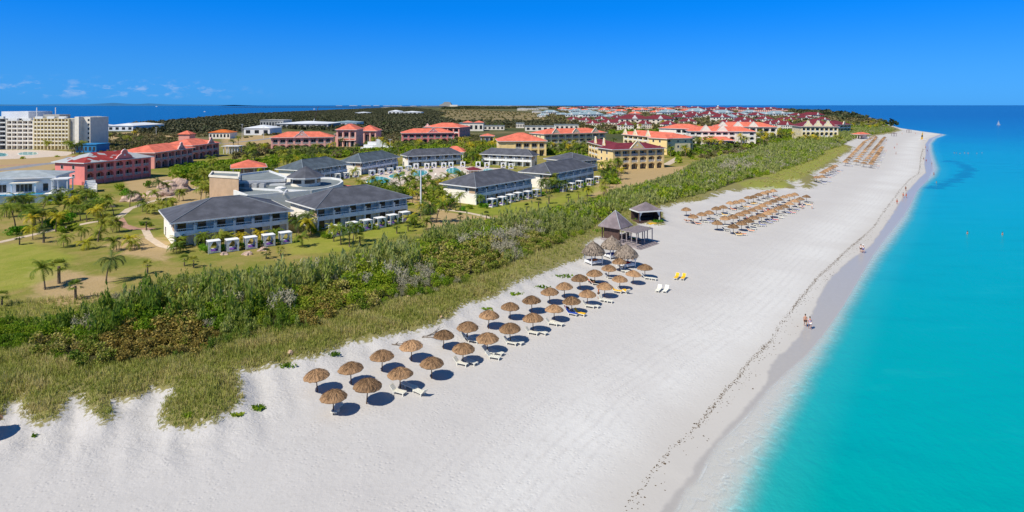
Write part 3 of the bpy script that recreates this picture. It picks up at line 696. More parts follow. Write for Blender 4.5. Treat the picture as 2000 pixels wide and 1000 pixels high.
# open pavilions
def pavilion(label, A, B, W, eave, roof, rise, nx=4, ny=3, post='cream', name='pavilion', floor=None, pr=.25, o=.8):
    ez = ZL+eave; a, ang, L = frame(A, B, ez); n = Vector((-math.sin(ang), math.cos(ang), 0)); u = Vector((math.cos(ang), math.sin(ang), 0))
    org = a+u*o+n*o; L -= 2*o; W -= 2*o
    root = empty(name, (org.x, org.y, ZL), ang); reserve(org, ang, 0, L, 0, W); tag(root, label, 'pavilion')
    for i in range(nx):
        for j in range(ny):
            if 0 < i < nx-1 and 0 < j < ny-1: continue
            x = pr+(L-2*pr)*i/(nx-1); y = pr+(W-2*pr)*j/(ny-1); m = MB(); m.tube([(x, y, -.3), (x, y, eave)], pr, 8); m.build('column', M[post], root)
    m = MB(); m.box(L*.25, L*.75, W*.45, W*.85, -.2, eave*.85); m.build('bar', M['cream'], root)
    b = MB(); hip(b, L, W, o, eave, rise); ro = b.build('roof', M[roof], root)
    b = MB(); fascia(b, L, W, o, eave); b.build('fascia', M['white'], ro)
    return root
pavilion('low restaurant pavilion with coral hip roof, behind the flat-roofed lobby', (450,330), (522,327), 17, 3.6, 'coral', 2.8)
pavilion('small round-arched gazebo with coral roof, beside the white stairs', (667,274.5), (694,274.5), 9, 4.4, 'coral', 2.6, 4, 2, 'white')
pavilion('open pavilion with wide coral roof among palms, beside the beach thicket', (1378,274.5), (1438,275), 14, 4.2, 'coral', 2.6)
pavilion('small coral roof of a pavilion peeking out left of the yellow hotel', (937,266), (966,266), 12, 4.6, 'coral', 2)
pavilion('small coral roof peeking out behind the villa that faces the pools', (862,297), (907,297.5), 10, 4.6, 'coral', 3.0)
pavilion('small red roof at the edge of the far thicket by the beach', (1661,262), (1680,263), 14, 3.2, 'coral', 2)
pavilion('dark red roof of a low pool bar, left of the small blue pool', (916,334), (944,333), 8, 2.6, 'burg', 1.2)
pavilion('white open colonnade with flat white top, between the pink hotels', (432,286), (466,286), 7, 4.6, 'whiteroof', .3, 6, 2, 'white')

# ---------------------------------------------------------------- plain big buildings
def blocks(name, label, cat, wall, boxes, windows=(), roofs=(), group=None, org=None, ang=0.0, wallname='wall'):
    root = empty(name, (org[0], org[1], ZL), ang); tag(root, label, cat, group)
    for mat, bx in boxes:
        m = MB(); m.box(*bx); m.build(wallname, M[mat], root)
        reserve(Vector((org[0], org[1], 0)), ang, bx[0], bx[1], bx[2], bx[3])
    return root
# white multi-storey hotel on the left
def tower_hotel():
    X0, Y0 = gp(0, 292); X1, _ = gp(170, 292)
    root = empty('tower_hotel', (X0-46, Y0, ZL)); tag(root, 'large seven-storey cream hotel with rows of square balconies, by the bay', 'hotel')
    px = Y0/F
    def xx(p): return (p-0)*px+46
    def hh(y): return (292-y)*px
    reserve(Vector((X0-46, Y0, 0)), 0, 0, xx(170), -2, 24)
    secs = [(-22*1.9, 12, 232, 7, 4, 'concrete'), (12, 65, 236, 7, 5, 'cream'), (65, 134, 232, 8, 10, 'paleyellow')]
    for (a, b_, top, fl, nb, mt) in secs:
        m = MB(); x0, x1 = xx(a), xx(b_); z1 = hh(top); m.box(x0, x1-.01, 2.0, 20, -1, z1)
        sh = z1/fl; bw = (x1-x0)/nb
        for i in range(nb+1):
            x = min(max(x0+i*bw, x0+.3), x1-.32); m.box(x-.3, x+.3, 0, 1.999, -1, z1+(.8 if i % 3 == 0 else 0))
        for s in range(fl+1): m.box(x0+.6, x1-.62, .1, 1.998, s*sh-.2, s*sh+.12)
        m.build('wall', M[mt], root)
        for s in range(fl):
            for i in range(nb):
                g = MB(); g.box(x0+i*bw+bw*.22, x0+i*bw+bw*.8, 1.92, 2.02, s*sh+.5, s*sh+sh*.78); g.build('window', M['glass'], root)
        r_ = MB()
        for s in range(1, fl): r_.box(x0+.6, x1-.62, .06, .098, s*sh+.13, s*sh+.85)
        r_.build('balcony_front', M['villawall' if mt != 'concrete' else 'white'], root)
        k = max(2, nb//3)
        for i in range(k): p_ = MB(); p_.box(x0+(x1-x0)*(i+.15)/k, x0+(x1-x0)*(i+.8)/k, .0, 1.6, z1, z1+1.6); p_.build('parapet', M['white'], root)
    m = MB(); m.box(xx(134), xx(149), 1.5, 20, -1, hh(232)); m.build('end_wall', M['concrete'], root)
    m = MB(); m.box(xx(148), xx(156), -1.0, 21, -1, hh(228)); m.box(xx(156)+.005, xx(170), 3, 21, -1, hh(229)); so_ = m.build('stair_tower', M['cream'], root)
    for s in range(7): g = MB(); g.box(xx(165), xx(168.5), 2.93, 3.02, s*3+1, s*3+2.4); g.build('window', M['glass'], so_)
    m = MB(); m.box(xx(66), xx(98), 8, 18, hh(232), hh(224)); m.build('roof_house', M['concrete'], root)
    m = MB(); m.box(xx(-20), xx(34), 9, 30, hh(232), hh(218)); m.build('roof_house', M['whiteroof'], root)
    for p in (48.5, 86): m = MB(); m.tube([(xx(p), 10, hh(232)), (xx(p), 10, hh(210))], .28, 6); m.build('mast', M['white'], root)
tower_hotel()
def lowbuild(label, x0, x1, ybase, ytop, mats, W=14, rise=None, roofmat_='whiteroof', name='warehouse', cat='building', bays=5, group=None, flat=False, doors=True):
    X0, Y0 = gp(x0, ybase); X1, _ = gp(x1, ybase); L = X1-X0; h = (ybase-ytop)*Y0/F
    root = empty(name, (X0, Y0, ZL)); tag(root, label, cat, group); reserve(Vector((X0, Y0, 0)), 0, 0, L, 0, W)
    hw = h if flat else h*.68
    m = MB(); m.box(0, L, 0, W, -1, hw); m.build('wall', M[mats], root)
    for i in range(bays):
        g = MB(); g.box(L*(i+.25)/bays, L*(i+.75)/bays, -.06, .02, hw*.25, hw*.75); g.build('window', M['glass'], root)
    m = MB()
    if flat: m.box(-.4, L+.4, -.4, W+.4, hw, hw+.5)
    else: hip(m, L, W, .6, hw, h-hw)
    m.build('roof', M[roofmat_], root); return root
lowbuild('blue-painted low pool building beside the tall cream hotel', 147, 188, 298, 283, 'bluepaint', 12, roofmat_='bluepaint', flat=True)
lowbuild('long white warehouse right of the tall cream hotel, by the bay', 210, 260, 256, 241, 'whiteroof', 60, bays=4)
lowbuild('low grey shed at the shore between the tall hotel and the white warehouse', 170, 190, 252, 243, 'concrete', 30, bays=3)
lowbuild('small cream house with orange roof and columns, by the dirt road', 408, 449, 271, 253.5, 'cream', 14, roofmat_='orange', name='house', cat='house', bays=6)
lowbuild('white house with white sheet roof and dark doors, left of the ruined arches', 476, 527, 264, 244.5, 'white', 30, name='house', cat='house', bays=3)
lowbuild('long low white warehouse with grey front, behind the crane', 538, 641, 251, 237.5, 'concrete', 55, bays=9)
lowbuild('grey roofless building with a row of arches, behind the white house', 508, 553, 250, 235, 'concrete', 30, bays=8, flat=True, roofmat_='concrete', name='ruined_building')
lowbuild('row of pale blue sheds right of the crane', 646, 696, 247, 236, 'whiteroof', 40, roofmat_='bluegrey', bays=5)
lowbuild('small white building alone in the distant scrub', 693, 718, 223.5, 218.5, 'white', 50, bays=3)
lowbuild('white industrial building with a stepped roof in the distant scrub', 758, 781, 223.5, 215, 'white', 60, bays=3)
lowbuild('low white industrial hall right of the stepped one, in the distant scrub', 782, 822, 223.5, 217, 'white', 60, bays=5)
lowbuild('cream service building with flat roof below the two red-capped towers', 897, 944, 256, 241, 'cream', 22, flat=True, roofmat_='flatroof', name='service_building', bays=5)
for i, (a, b_) in enumerate(((903, 921), (925, 943))):
    X0, Y0 = gp(a, 256); X1, _ = gp(b_, 256)
    root = empty('water_tower', (X0, Y0+8, ZL)); tag(root, ('left' if i == 0 else 'right')+' of two square cream towers with coral caps', 'tower', 'towers with coral caps')
    L = X1-X0; m = MB(); m.box(0, L, 0, L, 0, 9.5); m.build('wall', M['cream'], root)
    g = MB(); g.box(L*.3, L*.7, -.06, .02, 6, 8.4); g.build('window', M['glass'], root); m = MB(); hip(m, L, L, .6, 9.5, 2.2); m.build('roof', M['coral'], root)
for (x0, x1, yb, yt, lab) in ((944, 985, 254, 246, 'low cream building with palms before it, right of the two towers'), (1008, 1024, 250, 241, 'small dark-roofed house behind the yellow hotel'),
                              (1026, 1082, 256, 247, 'row of pale building fronts behind the long yellow hotel'), (1084, 1130, 254, 244, 'white stepped building fronts behind the long yellow hotel')):
    lowbuild(lab, x0, x1, yb, yt, 'cream', 16, roofmat_='flatroof', name='service_building', bays=5, flat=True)
# pink stair tower behind the pink hotels
X0, Y0 = gp(349, 286); root = empty('stair_tower', (X0, Y0, ZL)); tag(root, 'square pink tower with coral pyramid roof rising behind the pink hotels', 'tower')
s_ = Y0/F; Lx = 21*s_; m = MB(); m.box(0, Lx, 0, Lx, 0, 23.5*s_); m.build('wall', M['pink'], root); m = MB(); hip(m, Lx, Lx, .7, 23.5*s_, 7.5*s_); m.build('roof', M['coral'], root)
# flat-roofed lobby complex with its round hall
def lobby():
    zt = 5.6; zz = ZL+zt
    A = gp(484, 381, zz); B = gp(608, 369, zz); root = empty('lobby_building', (A[0], A[1], ZL)); tag(root, 'low grey-walled lobby with flat roofs, white parapets and a round grey-roofed hall', 'building')
    def loc(x, y, z=zz): X, Y = gp(x, y, z); return (X-A[0], Y-A[1])
    def ring(pts, z0, z1, w, mat, nm='parapet', closed=True):
        m = MB(); n = len(pts)
        for i in range(n if closed else n-1):
            p, q = Vector(pts[i]), Vector(pts[(i+1) % n]); d = (q-p).normalized(); s = Vector((-d.y, d.x))*w/2
            q2 = q+d*w*.5; p2 = p-d*w*.5
            m.add([(p2.x-s.x, p2.y-s.y, z0), (q2.x-s.x, q2.y-s.y, z0), (q2.x+s.x, q2.y+s.y, z0), (p2.x+s.x, p2.y+s.y, z0),
                   (p2.x-s.x, p2.y-s.y, z1+i*.003), (q2.x-s.x, q2.y-s.y, z1+i*.003), (q2.x+s.x, q2.y+s.y, z1+i*.003), (p2.x+s.x, p2.y+s.y, z1+i*.003)],
                  [(0,3,2,1),(4,5,6,7),(0,1,5,4),(1,2,6,5),(2,3,7,6),(3,0,4,7)])
        m.build(nm, M[mat], root)
    main = [loc(484,381), loc(668,355), loc(664,349), loc(640,345.5), loc(556,359), loc(433,361)]
    # curved right end
    main = [loc(484,381), loc(608,371), loc(640,366), loc(660,360), loc(669,354), loc(664,349), loc(648,346.5), loc(600,345), loc(556,358), loc(433,361.5)]
    m = MB(); m.slab(main, -.8, zt-.7); m.build('wall', M['concrete'], root)
    m = MB(); m.slab([(x*.995, y) for x, y in main], zt-.7+.004, zt-.6); m.build('flat_roof', M['flatroof'], root)
    ring(main, -.6, zt, .45, 'white')
    ring([loc(556,374), loc(560,369.5), loc(600,371)], zt-.6, zt-.02, .3, 'white', closed=False)
    ring([loc(440,363.5), loc(545,369.5), loc(556,376)], zt-.6, zt-.05, .3, 'white', closed=False)
    back = [loc(468,362), loc(556,357.5), loc(560,352), loc(526,339.5), loc(468,347)]
    m = MB(); m.slab(back, -.8, zt+.6); m.build('wall', M['concrete'], root); m = MB(); m.slab(back, zt+.604, zt+.7); m.build('flat_roof', M['flatroof'], root)
    ring(back, zt+.5, zt+1.25, .4, 'white')
    # tan block
    hb = 9.5; zb = ZL+hb; q = [loc(409,341.5,zb), loc(466,345,zb), loc(467,336,zb), loc(415,334,zb)]
    m = MB(); m.slab(q, -.8, hb-.6); m.build('wall', M['tan'], root); m = MB(); m.slab(q, hb-.596, hb-.5); m.build('flat_roof', M['flatroof'], root); ring(q, hb-.6, hb, .35, 'cream')
    # round hall
    cx, cy = loc(597,352,ZL+6.5); rad = 27*gp(597,352,ZL+6.5)[1]/F*1.0
    m = MB(); m.lathe([(rad, 3), (rad, 7.6)], 20, cx, cy); w_ = m.build('round_wall', M['cream'], root)
    for k in range(20):
        t = 2*math.pi*(k+.5)/20
        if k % 3 == 0: continue
        g = MB(); g.box(-.85, .85, -.05, .05, 5.9, 7.0); g.xf(Matrix.Translation((cx+rad*math.cos(t)*.997, cy+rad*math.sin(t)*.997, 0)) @ Matrix.Rotation(t+math.pi/2, 4, 'Z')); g.build('window', M['glass'], w_)
    m = MB(); m.lathe([(rad+1.5, 7.6), (rad+1.5, 7.8), (.1, 10.9)], 10, cx, cy); m.build('cone_roof', M['slate'], root)
    m = MB(); m.lathe([(rad+1.6, 7.5), (rad+1.6, 7.72)], 10, cx, cy); m.build('fascia', M['white'], root)
    m = MB(); x, y = loc(548,364); m.lathe([(1.6, zt-.59), (1.6, zt-.3), (.6, zt)], 12, x, y); m.build('skylight', M['white'], root)
    x, y = loc(480,362)
    for i in range(3): m = MB(); m.box(x+i*2.2, x+i*2.2+1.5, y-1, y+.6, zt-.6, zt+.6); m.build('air_conditioner', M['metal'], root)
    m = MB(); x, y = loc(452,358); m.box(x, x+2.4, y-.6, y+.6, zt-.5, zt+3.2); m.build('tank', M['white'], root)
    FOOT.append([(X+A[0], Y+A[1]) for X, Y in main]); FOOT.append([(X+A[0], Y+A[1]) for X, Y in q]); FOOT.append([(X+A[0], Y+A[1]) for X, Y in back])
lobby()
def curved_canopy():
    c = gp(668, 362, ZL+3); root = empty('curved_canopy', (c[0], c[1], ZL)); tag(root, 'low curved coral roof between the lobby and the pools', 'canopy')
    k = c[1]/F; m = MB(); n = 14; vs = []
    ri, ro_ = 5*k, 31*k
    for i in range(n):
        t = -.5+ (math.pi*.62)*i/(n-1); vs += [(ri*math.cos(t), ri*math.sin(t)-2, 3.4), (ro_*math.cos(t), ro_*math.sin(t)-2, 2.6), (ri*math.cos(t), ri*math.sin(t)-2, 3.2), (ro_*math.cos(t), ro_*math.sin(t)-2, 2.4)]
    fs = []
    for i in range(n-1): a, b_ = i*4, i*4+4; fs += [(a, a+1, b_+1, b_), (a+2, b_+2, b_+3, a+3), (a+1, a+3, b_+3, b_+1), (a, b_, b_+2, a+2)]
    m.add(vs, fs); m.build('roof', M['coral'], root)
    for i in range(0, n, 3): t = -.5+(math.pi*.62)*i/(n-1); p = MB(); x, y = ro_*.95*math.cos(t), ro_*.95*math.sin(t)-2; p.tube([(x, y, -.2), (x, y, 2.5)], .15, 6); p.build('column', M['white'], root)
curved_canopy()
# modern white villa with pool terrace bottom left
def pool_villa():
    eh = 4.6; ez = ZL+2.2+eh
    A = gp(-60, 352, ez); B = gp(106, 346.5, ez); a = Vector((*A, 0)); b_ = Vector((*B, 0)); ang = math.atan2(b_.y-a.y, b_.x-a.x); L = (b_-a).length
    root = empty('pool_villa', (a.x, a.y, ZL+2.2), ang); tag(root, 'modern white villa with grey flat-pitched roof and bright blue pool terrace, at the left edge', 'villa')
    reserve(a, ang, 0, L+4, -9, 16)
    m = MB(); m.box(.5, L-.5, 1, 14, -3, eh); m.build('wall', M['white'], root)
    m = MB(); hip(m, L-1, 14, 1.0, eh, 1.9, .5, .5, .5); ro = m.build('roof', M['greyroof'], root); m = MB(); fascia(m, L-1, 14, 1.0, eh, .5, .5, .45); m.build('fascia', M['white'], ro)
    for f_, w in ((.12, 3.4), (.36, 2.2), (.62, 4.2), (.88, 1.4)): window_into(root, L*f_, .3, w, 2.4, 1.0, name='glass_door')
    m = MB(); m.box(-2, L+2.5, -7.5, .995, -3, -.02); m.build('terrace', M['white'], root)
    M['poolblue'] = M.get('poolblue') or simple('blue_pool_water', (.0, .32, .62), .12, .15, .8, .2, 4, .5)
    m = MB(); m.box(L*.3, L*.93, -7.3, -2.2, .02, .10); m.build('pool', M['poolblue'], root)
    m = MB(); m.box(-2, L+2.4, -7.7, -7.5005, -3, .35); m.build('terrace_wall', M['bluegrey'], root)
    m = MB()
    for x in (L*.52, L*.80): m.box(x-.18, x+.18, -2.0, -1.7, 0, 3.2)
    m.build('column', M['white'], root)
    m = MB(); m.box(L*.50, L*.82, -2.3, .9, 3.2, 3.5); m.build('awning', M['cream'], root)
    m = MB(); x = L+.6; m.box(x, x+.3, -4, -3.7, 0, 4.2); m.box(x+4, x+4.3, -4, -3.7, 0, 4.2); m.box(x, x+.3, .5, .8, 0, 4.2); m.box(x+4, x+4.3, .5, .8, 0, 4.2); m.box(x-.2, x+4.5, -4.2, 1.0, 4.2, 4.5); m.box(x, x+4.3, -3.6, .4, -2, 0.9); m.build('lookout', M['white'], root)
pool_villa()
# stair flight of white steps left of the boulders
root = empty('white_stairs', (*gp(176, 372), ZL), -.9); tag(root, 'white outdoor stair flight with parapets, left of the shaded boulders', 'stairs')
for i in range(7): m = MB(); m.box(i*.9, i*.9+.899, -1.5, 1.5, -.3, 3.6-i*.5); m.build('step', M['white'], root)
for s in (-1, 1): m = MB(); m.box(-.2, 6.4, s*1.62-.1, s*1.62+.1, -.3, 2.6); m.build('parapet', M['white'], root)
# white terraces and sloping walls beside the pink lobby
root = empty('white_terrace', (*gp(704, 294), ZL)); tag(root, 'white stepped terraces and sloping stair walls beside the pink lobby', 'terrace')
k = gp(704, 294)[1]/F
for (x0, x1, y0, y1, h) in ((0, 22, 0, 8, 2.0), (4, 30, 8.01, 16, 3.6), (10, 40, 16.01, 24, 5.4), (42, 56, 0, 6, 2.2)): m = MB(); m.box(x0*k, x1*k, y0*k, y1*k, -.5, h); m.build('terrace_level', M['white'], root)
m = MB(); m.prism([(30*k, 0), (66*k, 0), (66*k, 1.4), (34*k, 7.4), (30*k, 7.4)], 5*k, 5*k+.5); m.build('sloping_wall', M['white'], root)
# crane
X, Y = gp(612, 246); root = empty('mobile_crane', (X, Y, ZL)); tag(root, 'mobile crane with long dark lattice boom raised, behind the long pink hotel', 'crane')
m = MB(); m.box(-3, 3, -1.2, 1.2, .6, 2.6); m.build('carrier', M['metal'], root)
k = Y/F; m = MB(); m.tube([(-1, 0, 2.5), (2.4*k, 0, 14*k)], .55, 6); m.build('boom', M['whiteroof'], root); m = MB(); m.tube([(2.4*k, 0, 14*k), (10*k, 0, 38*k)], .4, 5); m.build('jib', M['hutwood'], root)
for x in (-2, 0, 2): m = MB(); m.tube([(x, -1.3, .6), (x, 1.3, .6)], .6, 10); m.build('wheel', M['blackfab'], root)

# ---------------------------------------------------------------- the distant resorts: one proto per kind, copied
def proto(name, wall, roof, L, W, h, rise, gab):
    root = empty(name)
    m = MB(); m.box(0, L, 0, W, -1, h); m.build('wall', M[wall], root)
    g = MB()
    m = MB(); hip(m, L, W, .8, h, rise); 
    ro = m.build('roof', M[roof], root)
    nb = max(3, int(L/5))
    for s in range(int(h/3)):
        for i in range(nb):
            g = MB(); g.box(L*(i+.3)/nb, L*(i+.7)/nb, -.08, .02, s*3+.8, s*3+2.4); g.build('window', M['glass'], root)
    if gab:
        for gx in gab: m = MB(); m.prism(gable_outline(7, 4.2, gx*L, h-.5, 'baroque'), -.6, .8); m.build('gable', M['white'], root)
    root['category'] = 'hotel block'
    return root
PR = {'burg': proto('resort_block', 'cream', 'burg', 34, 22, 6.4, 4.6, (.5,)), 'blue': proto('resort_block', 'white', 'bluegrey', 40, 24, 6.4, 5.0, (.3, .7)),
      'red': proto('resort_block', 'cream', 'coral', 36, 22, 6.4, 4.2, (.5,)), 'pinkr': proto('resort_block', 'pinkpale', 'burg', 40, 20, 9.4, 3.5, (.5,)), 'white': proto('resort_block', 'cream', 'whiteroof', 40, 18, 6.4, 1.2, ())}
RL = {'burg': ('cream block with burgundy hip roof in the crowded distant resorts', 'burgundy-roofed blocks in the distance'), 'blue': ('white block with pale blue-grey roof in the distant resorts', 'blue-grey-roofed blocks in the distance'),
      'red': ('cream block with coral roof in the distant resorts', 'coral-roofed blocks in the distance'), 'pinkr': ('pale pink block with dark red roof below the sea horizon', 'pink blocks near the horizon'), 'white': ('pale flat-roofed block low on the horizon', 'pale blocks near the horizon')}
used_pr = set()
def place_block(kind, x, y, w):
    """x, y: picture point of the middle of the front base; w: width in picture pixels"""
    X, Y = gp(x, y); src = PR[kind]; Ls = {'burg': 34, 'blue': 40, 'red': 36, 'pinkr': 40, 'white': 40}[kind]
    sc = w*Y/F/Ls; hz = rnd.uniform(1.05, 1.4)*min(1.35, max(.75, sc))
    ang = rnd.uniform(-.25, .25); loc = (X-Ls*sc/2, Y, ZL)
    if kind in used_pr: r = dup(src, loc, ang, (sc, min(sc, 1.4), hz))
    else: r = src; r.location = loc; r.rotation_euler = (0, 0, ang); r.scale = (sc, min(sc, 1.4), hz); used_pr.add(kind)
    r['group'] = RL[kind][1]; reg(r, RL[kind][0]); reserve(Vector((loc[0], loc[1], 0)), ang, 0, Ls*sc, 0, 24*min(sc, 1.4), 1)
for x, y, w in [(1157,249,26),(1188,248,36),(1222,254,30),(1240,244,60),(1290,243,54),(1268,236,20),(1310,252,28),(1335,236,36),(1362,233,30),(1345,245,30),(1385,232,34),(1410,238,36),(1440,231,30),(1420,247,20),(1455,240,32),(1480,232,30),(1494,240,32),(1520,246,30),(1538,254,26),(1545,240,28),(1120,240,26),(1145,243,22),(1210,244,30),(1262,251,24),(1302,239,26),(1352,228,24),(1395,226,22),(1446,246,26),(1532,240,24),(1585,230,26),(1175,240,24),(1505,252,24),(1575,236,26),(1600,232,30),(1560,231,26),(1325,228,22),(1206,236,20),(1465,249,26),(1612,240,22)]:
    place_block('burg', x, y, w)
for x, y, w in [(1075,225,34),(1060,229,22),(1100,228,26),(1124,231,40),(1160,232,44),(1190,233,30),(1150,225,30),(1128,222,26),(1210,228,28),(1315,227,44),(1360,226,40),(1410,227,46),(1450,229,30),(1490,229,30),(1520,229,42),(1548,229,28),(1430,235,24),(1468,224,26)]:
    place_block('blue', x, y, w)
for x, y, w in [(1180,220,24),(1215,222,22),(1255,221,30),(1300,218,36),(1345,221,26),(1232,216,26),(1196,226,24),(1240,227,26),(1282,224,26),(1142,220,22),(1275,214.5,24),(1120,218,22),(1098,216,20)]:
    place_block('red', x, y, w)
for x, y, w in [(1400,218,48),(1365,219,30),(1440,217.5,36),(1475,218,40),(1505,218.5,30),(1330,215.5,26),(1420,222,30),(1460,222,30),(1492,222,28),(1380,223,28),(1213,212.5,22),(1170,213,26),(1195,217,24),(1140,214.5,24),(1528,219.5,20)]:
    place_block('pinkr', x, y, w)
for x, y, w in [(945,208.6,20),(968,208.6,26),(992,208.8,20),(1010,208.8,16),(808,207.8,14),(830,207.6,16),(662,206.6,12),(690,206.6,16),(715,206.8,18),(735,206.6,12),(756,207,16),(775,206.9,22),(1245,210.6,30),(1280,210.8,26),(1205,209.8,20),(1080,211,16),(1310,212,24),(1020,216,20),(1040,215,26),(1060,213.5,22),(1105,213,24),(1150,212,26),(1190,213.5,24),(1228,213,22),(1260,212.5,26),(1295,213.5,26),(1335,213,24),(1365,214.5,26),(1105,218.5,22),(1160,217.5,24),(1205,219.5,22),(1265,218,24),(1318,222,22),(1385,216,22),(1050,221,20)]:
    place_block('white', x, y, w)
# far landmark with stepped gable shape on the horizon, and a domed hotel
X, Y = gp(870, 208); root = empty('domed_hotel', (X, Y, ZL)); tag(root, 'big pale stepped hotel standing above the horizon by itself', 'hotel'); k = Y/F
m = MB(); m.prism([(-12*k, 0), (16*k, 0), (12*k, 3*k), (9*k, 8*k), (5*k, 9*k), (-2*k, 9*k), (-5*k, 6*k), (-12*k, 3*k)], 0, 14*k); m.build('wall', M['concrete'], root)
m = MB(); m.box(9*k, 24*k, -3*k, 5*k, 0, 3.2*k); m.build('wing', M['cream'], root)
X, Y = gp(1405, 218); root = empty('domed_hall', (X, Y+10, ZL)); tag(root, 'hotel hall with small white dome on the right skyline', 'hall'); k = Y/F
m = MB(); m.box(-10*k, 10*k, 0, 10*k, 0, 8*k); m.build('wall', M['cream'], root); m = MB(); hip(m, 12*k, 8*k, 0, 8*k, 2.5*k, .3, -6*k, 0); m.build('roof', M['burg'], root)
m = MB(); m.lathe([(1.8*k*math.cos(t*.2), 10.2*k+1.8*k*math.sin(t*.2)) for t in range(8)], 12, 0, 3*k); m.build('dome', M['white'], root)
# ---------------------------------------------------------------- paths, road, pools
def sheet(name, pts, mat, dz, kind='structure', label=None, cat=None):
    w = gpl(pts); c = (sum(p[0] for p in w)/len(w), sum(p[1] for p in w)/len(w)); m = MB()
    m.add([(x-c[0], y-c[1], 0) for x, y in w], [tuple(range(len(w)))])
    o = m.build(name, mat, None, (c[0], c[1], ZL+dz)); tag(o, label, cat, None, kind); FOOT.append(w); return o
def strip(name, pts, wid, mat, dz, widths=None):
    w = [Vector(p) for p in gpl(pts)]; L = []; Rr = []
    for i, p in enumerate(w):
        d = (w[min(i+1, len(w)-1)]-w[max(i-1, 0)]).normalized(); n = Vector((-d.y, d.x)); q = (widths[i] if widths else wid)/2
        L.append(p+n*q); Rr.append(p-n*q)
    c = w[len(w)//2]; m = MB(); vs = [(p.x-c.x, p.y-c.y, 0) for p in L]+[(p.x-c.x, p.y-c.y, 0) for p in Rr]; n = len(w)
    m.add(vs, [(i, n+i, n+i+1, i+1) for i in range(n-1)])
    o = m.build(name, mat, None, (c.x, c.y, ZL+dz)); tag(o, kind='structure')
    for i in range(n-1): FOOT.append([tuple(L[i]), tuple(L[i+1]), tuple(Rr[i+1]), tuple(Rr[i])])
    return o
M['pathM'] = simple('pale_path_paving', (.58, .47, .36), .9, .15, .6, .3, 6)
M['redpath'] = simple('reddish_path_paving', (.42, .24, .17), .9, .2, .6, .3, 6)
M['roadM'] = simple('grey_asphalt_road', (.26, .26, .28), .9, .15, .4, .2, 6)
M['deckM'] = simple('pool_deck_stone', (.60, .50, .42), .85, .15, .6)
strip('path', [(-60,480),(0,473),(40,464),(80,455),(130,444),(180,434),(228,428),(252,408),(280,398),(318,388),(350,378),(390,366)], 2.0, M['pathM'], .02)
strip('path', [(838,408),(880,411),(910,415),(940,421),(962,427)], 1.6, M['pathM'], .02)
strip('path', [(232,426),(240,440),(262,447),(300,447)], 2.2, M['redpath'], .03)
strip('path', [(282,445),(292,465),(315,480),(338,486)], 1.6, M['pathM'], .024)
strip('path', [(1325,308),(1312,316),(1300,322)], 4, M['pathM'], .02)
strip('road', [(-200,350),(0,332),(70,322),(128,316),(150,306)], 9, M['roadM'], .02)
strip('road', [(-200,331),(0,324),(100,318.5),(140,316)], 5, M['redpath'], .012)
strip('road', [(180,262),(205,268),(190,276),(260,274),(340,275),(430,281),(500,274),(560,266),(640,262)], 7, M['roadM'], .02)
M['poolM'] = simple('turquoise_pool_water', (.0, .40, .46), .1, .12, .6, .25, 3, .5)
sheet('pool_deck', [(700,350),(745,336),(800,329),(900,324),(985,329),(985,336),(925,343),(870,347),(835,350),(800,356),(772,366),(735,366)], M['deckM'], .01)
sheet('pool_deck', [(-100,305),(0,293),(80,293),(150,297),(130,304),(60,309),(-100,315)], M['deckM'], .01)
def pool(label, pts):
    w = gpl(pts); c = (sum(p[0] for p in w)/len(w), sum(p[1] for p in w)/len(w)); root = empty('swimming_pool', (c[0], c[1], ZL)); tag(root, label, 'pool', 'turquoise pools')
    # rounded outline
    q = []
    n = len(w)
    for i in range(n):
        a, b_, d = Vector(w[i-1]), Vector(w[i]), Vector(w[(i+1) % n])
        for t in (0, .25, .5, .75):
            p = ((a+b_)/2)*(1-t)**2+b_*2*t*(1-t)+((b_+d)/2)*t*t; q.append((p.x-c[0], p.y-c[1]))
    m = MB(); m.slab([(x*1.08, y*1.08) for x, y in q], .0, .06); m.build('rim', M['white'], root)
    m = MB(); m.slab(q, .061, .075); m.build('water', M['poolM'], root); FOOT.append(w)
pool('turquoise pool with white sculpture, nearest the round lobby', [(712,352),(730,344),(752,346),(765,352),(750,361),(722,360)])
pool('narrow turquoise pool behind the pool with the white sculpture', [(756,345),(770,339),(790,338),(788,343),(768,349)])
pool('turquoise pool left of the tall lamp post', [(798,340),(812,332),(832,332),(836,340),(812,346)])
pool('turquoise pool with white slide edge, right of the tall lamp post', [(868,334),(880,327),(896,329),(904,340),(884,341)])
pool('small turquoise pool in front of the villa facing the pools', [(942,336),(946,329),(964,330),(964,336)])
pool('long pool at the foot of the tall cream hotel', [(32,303),(40,297),(74,297),(72,303)])
pool('pool at the left edge below the tall cream hotel', [(-30,306),(-20,298),(14,299),(16,306)])
# ---------------------------------------------------------------- lamp posts
def lamp(label, x, yb, yt, r=.16):
    X, Y = gp(x, yb); h = (yb-yt)*Y/F; root = empty('lamp_post', (X, Y, ZL)); tag(root, label, 'lamp post')
    m = MB(); m.tube([(0, 0, -.2), (0, 0, h)], [r, r*.6], 8); m.build('pole', M['white'], root)
    m = MB(); m.box(-.9, .9, -.12, .12, h-.15, h+.1); m.box(-.95, -.6, -.3, .12, h-.3, h-.151); m.box(.6, .95, -.3, .12, h-.3, h-.151); m.build('lamp_head', M['metal'], root)
lamp('tall white floodlight post between the second and third grey-roofed villas', 822, 412, 332, .28)
lamp('white lamp post beside the coral-roofed pavilion near the pools', 762, 302, 272)
lamp('white lamp post in front of the white house with sheet roof', 473, 272, 243, .2)
lamp('white lamp post left of the long pink hotel', 515, 270, 248, .2)
lamp('white lamp post before the pink hotel with white gable', 882, 288, 268, .2)
lamp('white lamp post beside the scrub behind the coral-roofed pink tower', 305, 264, 249, .2)
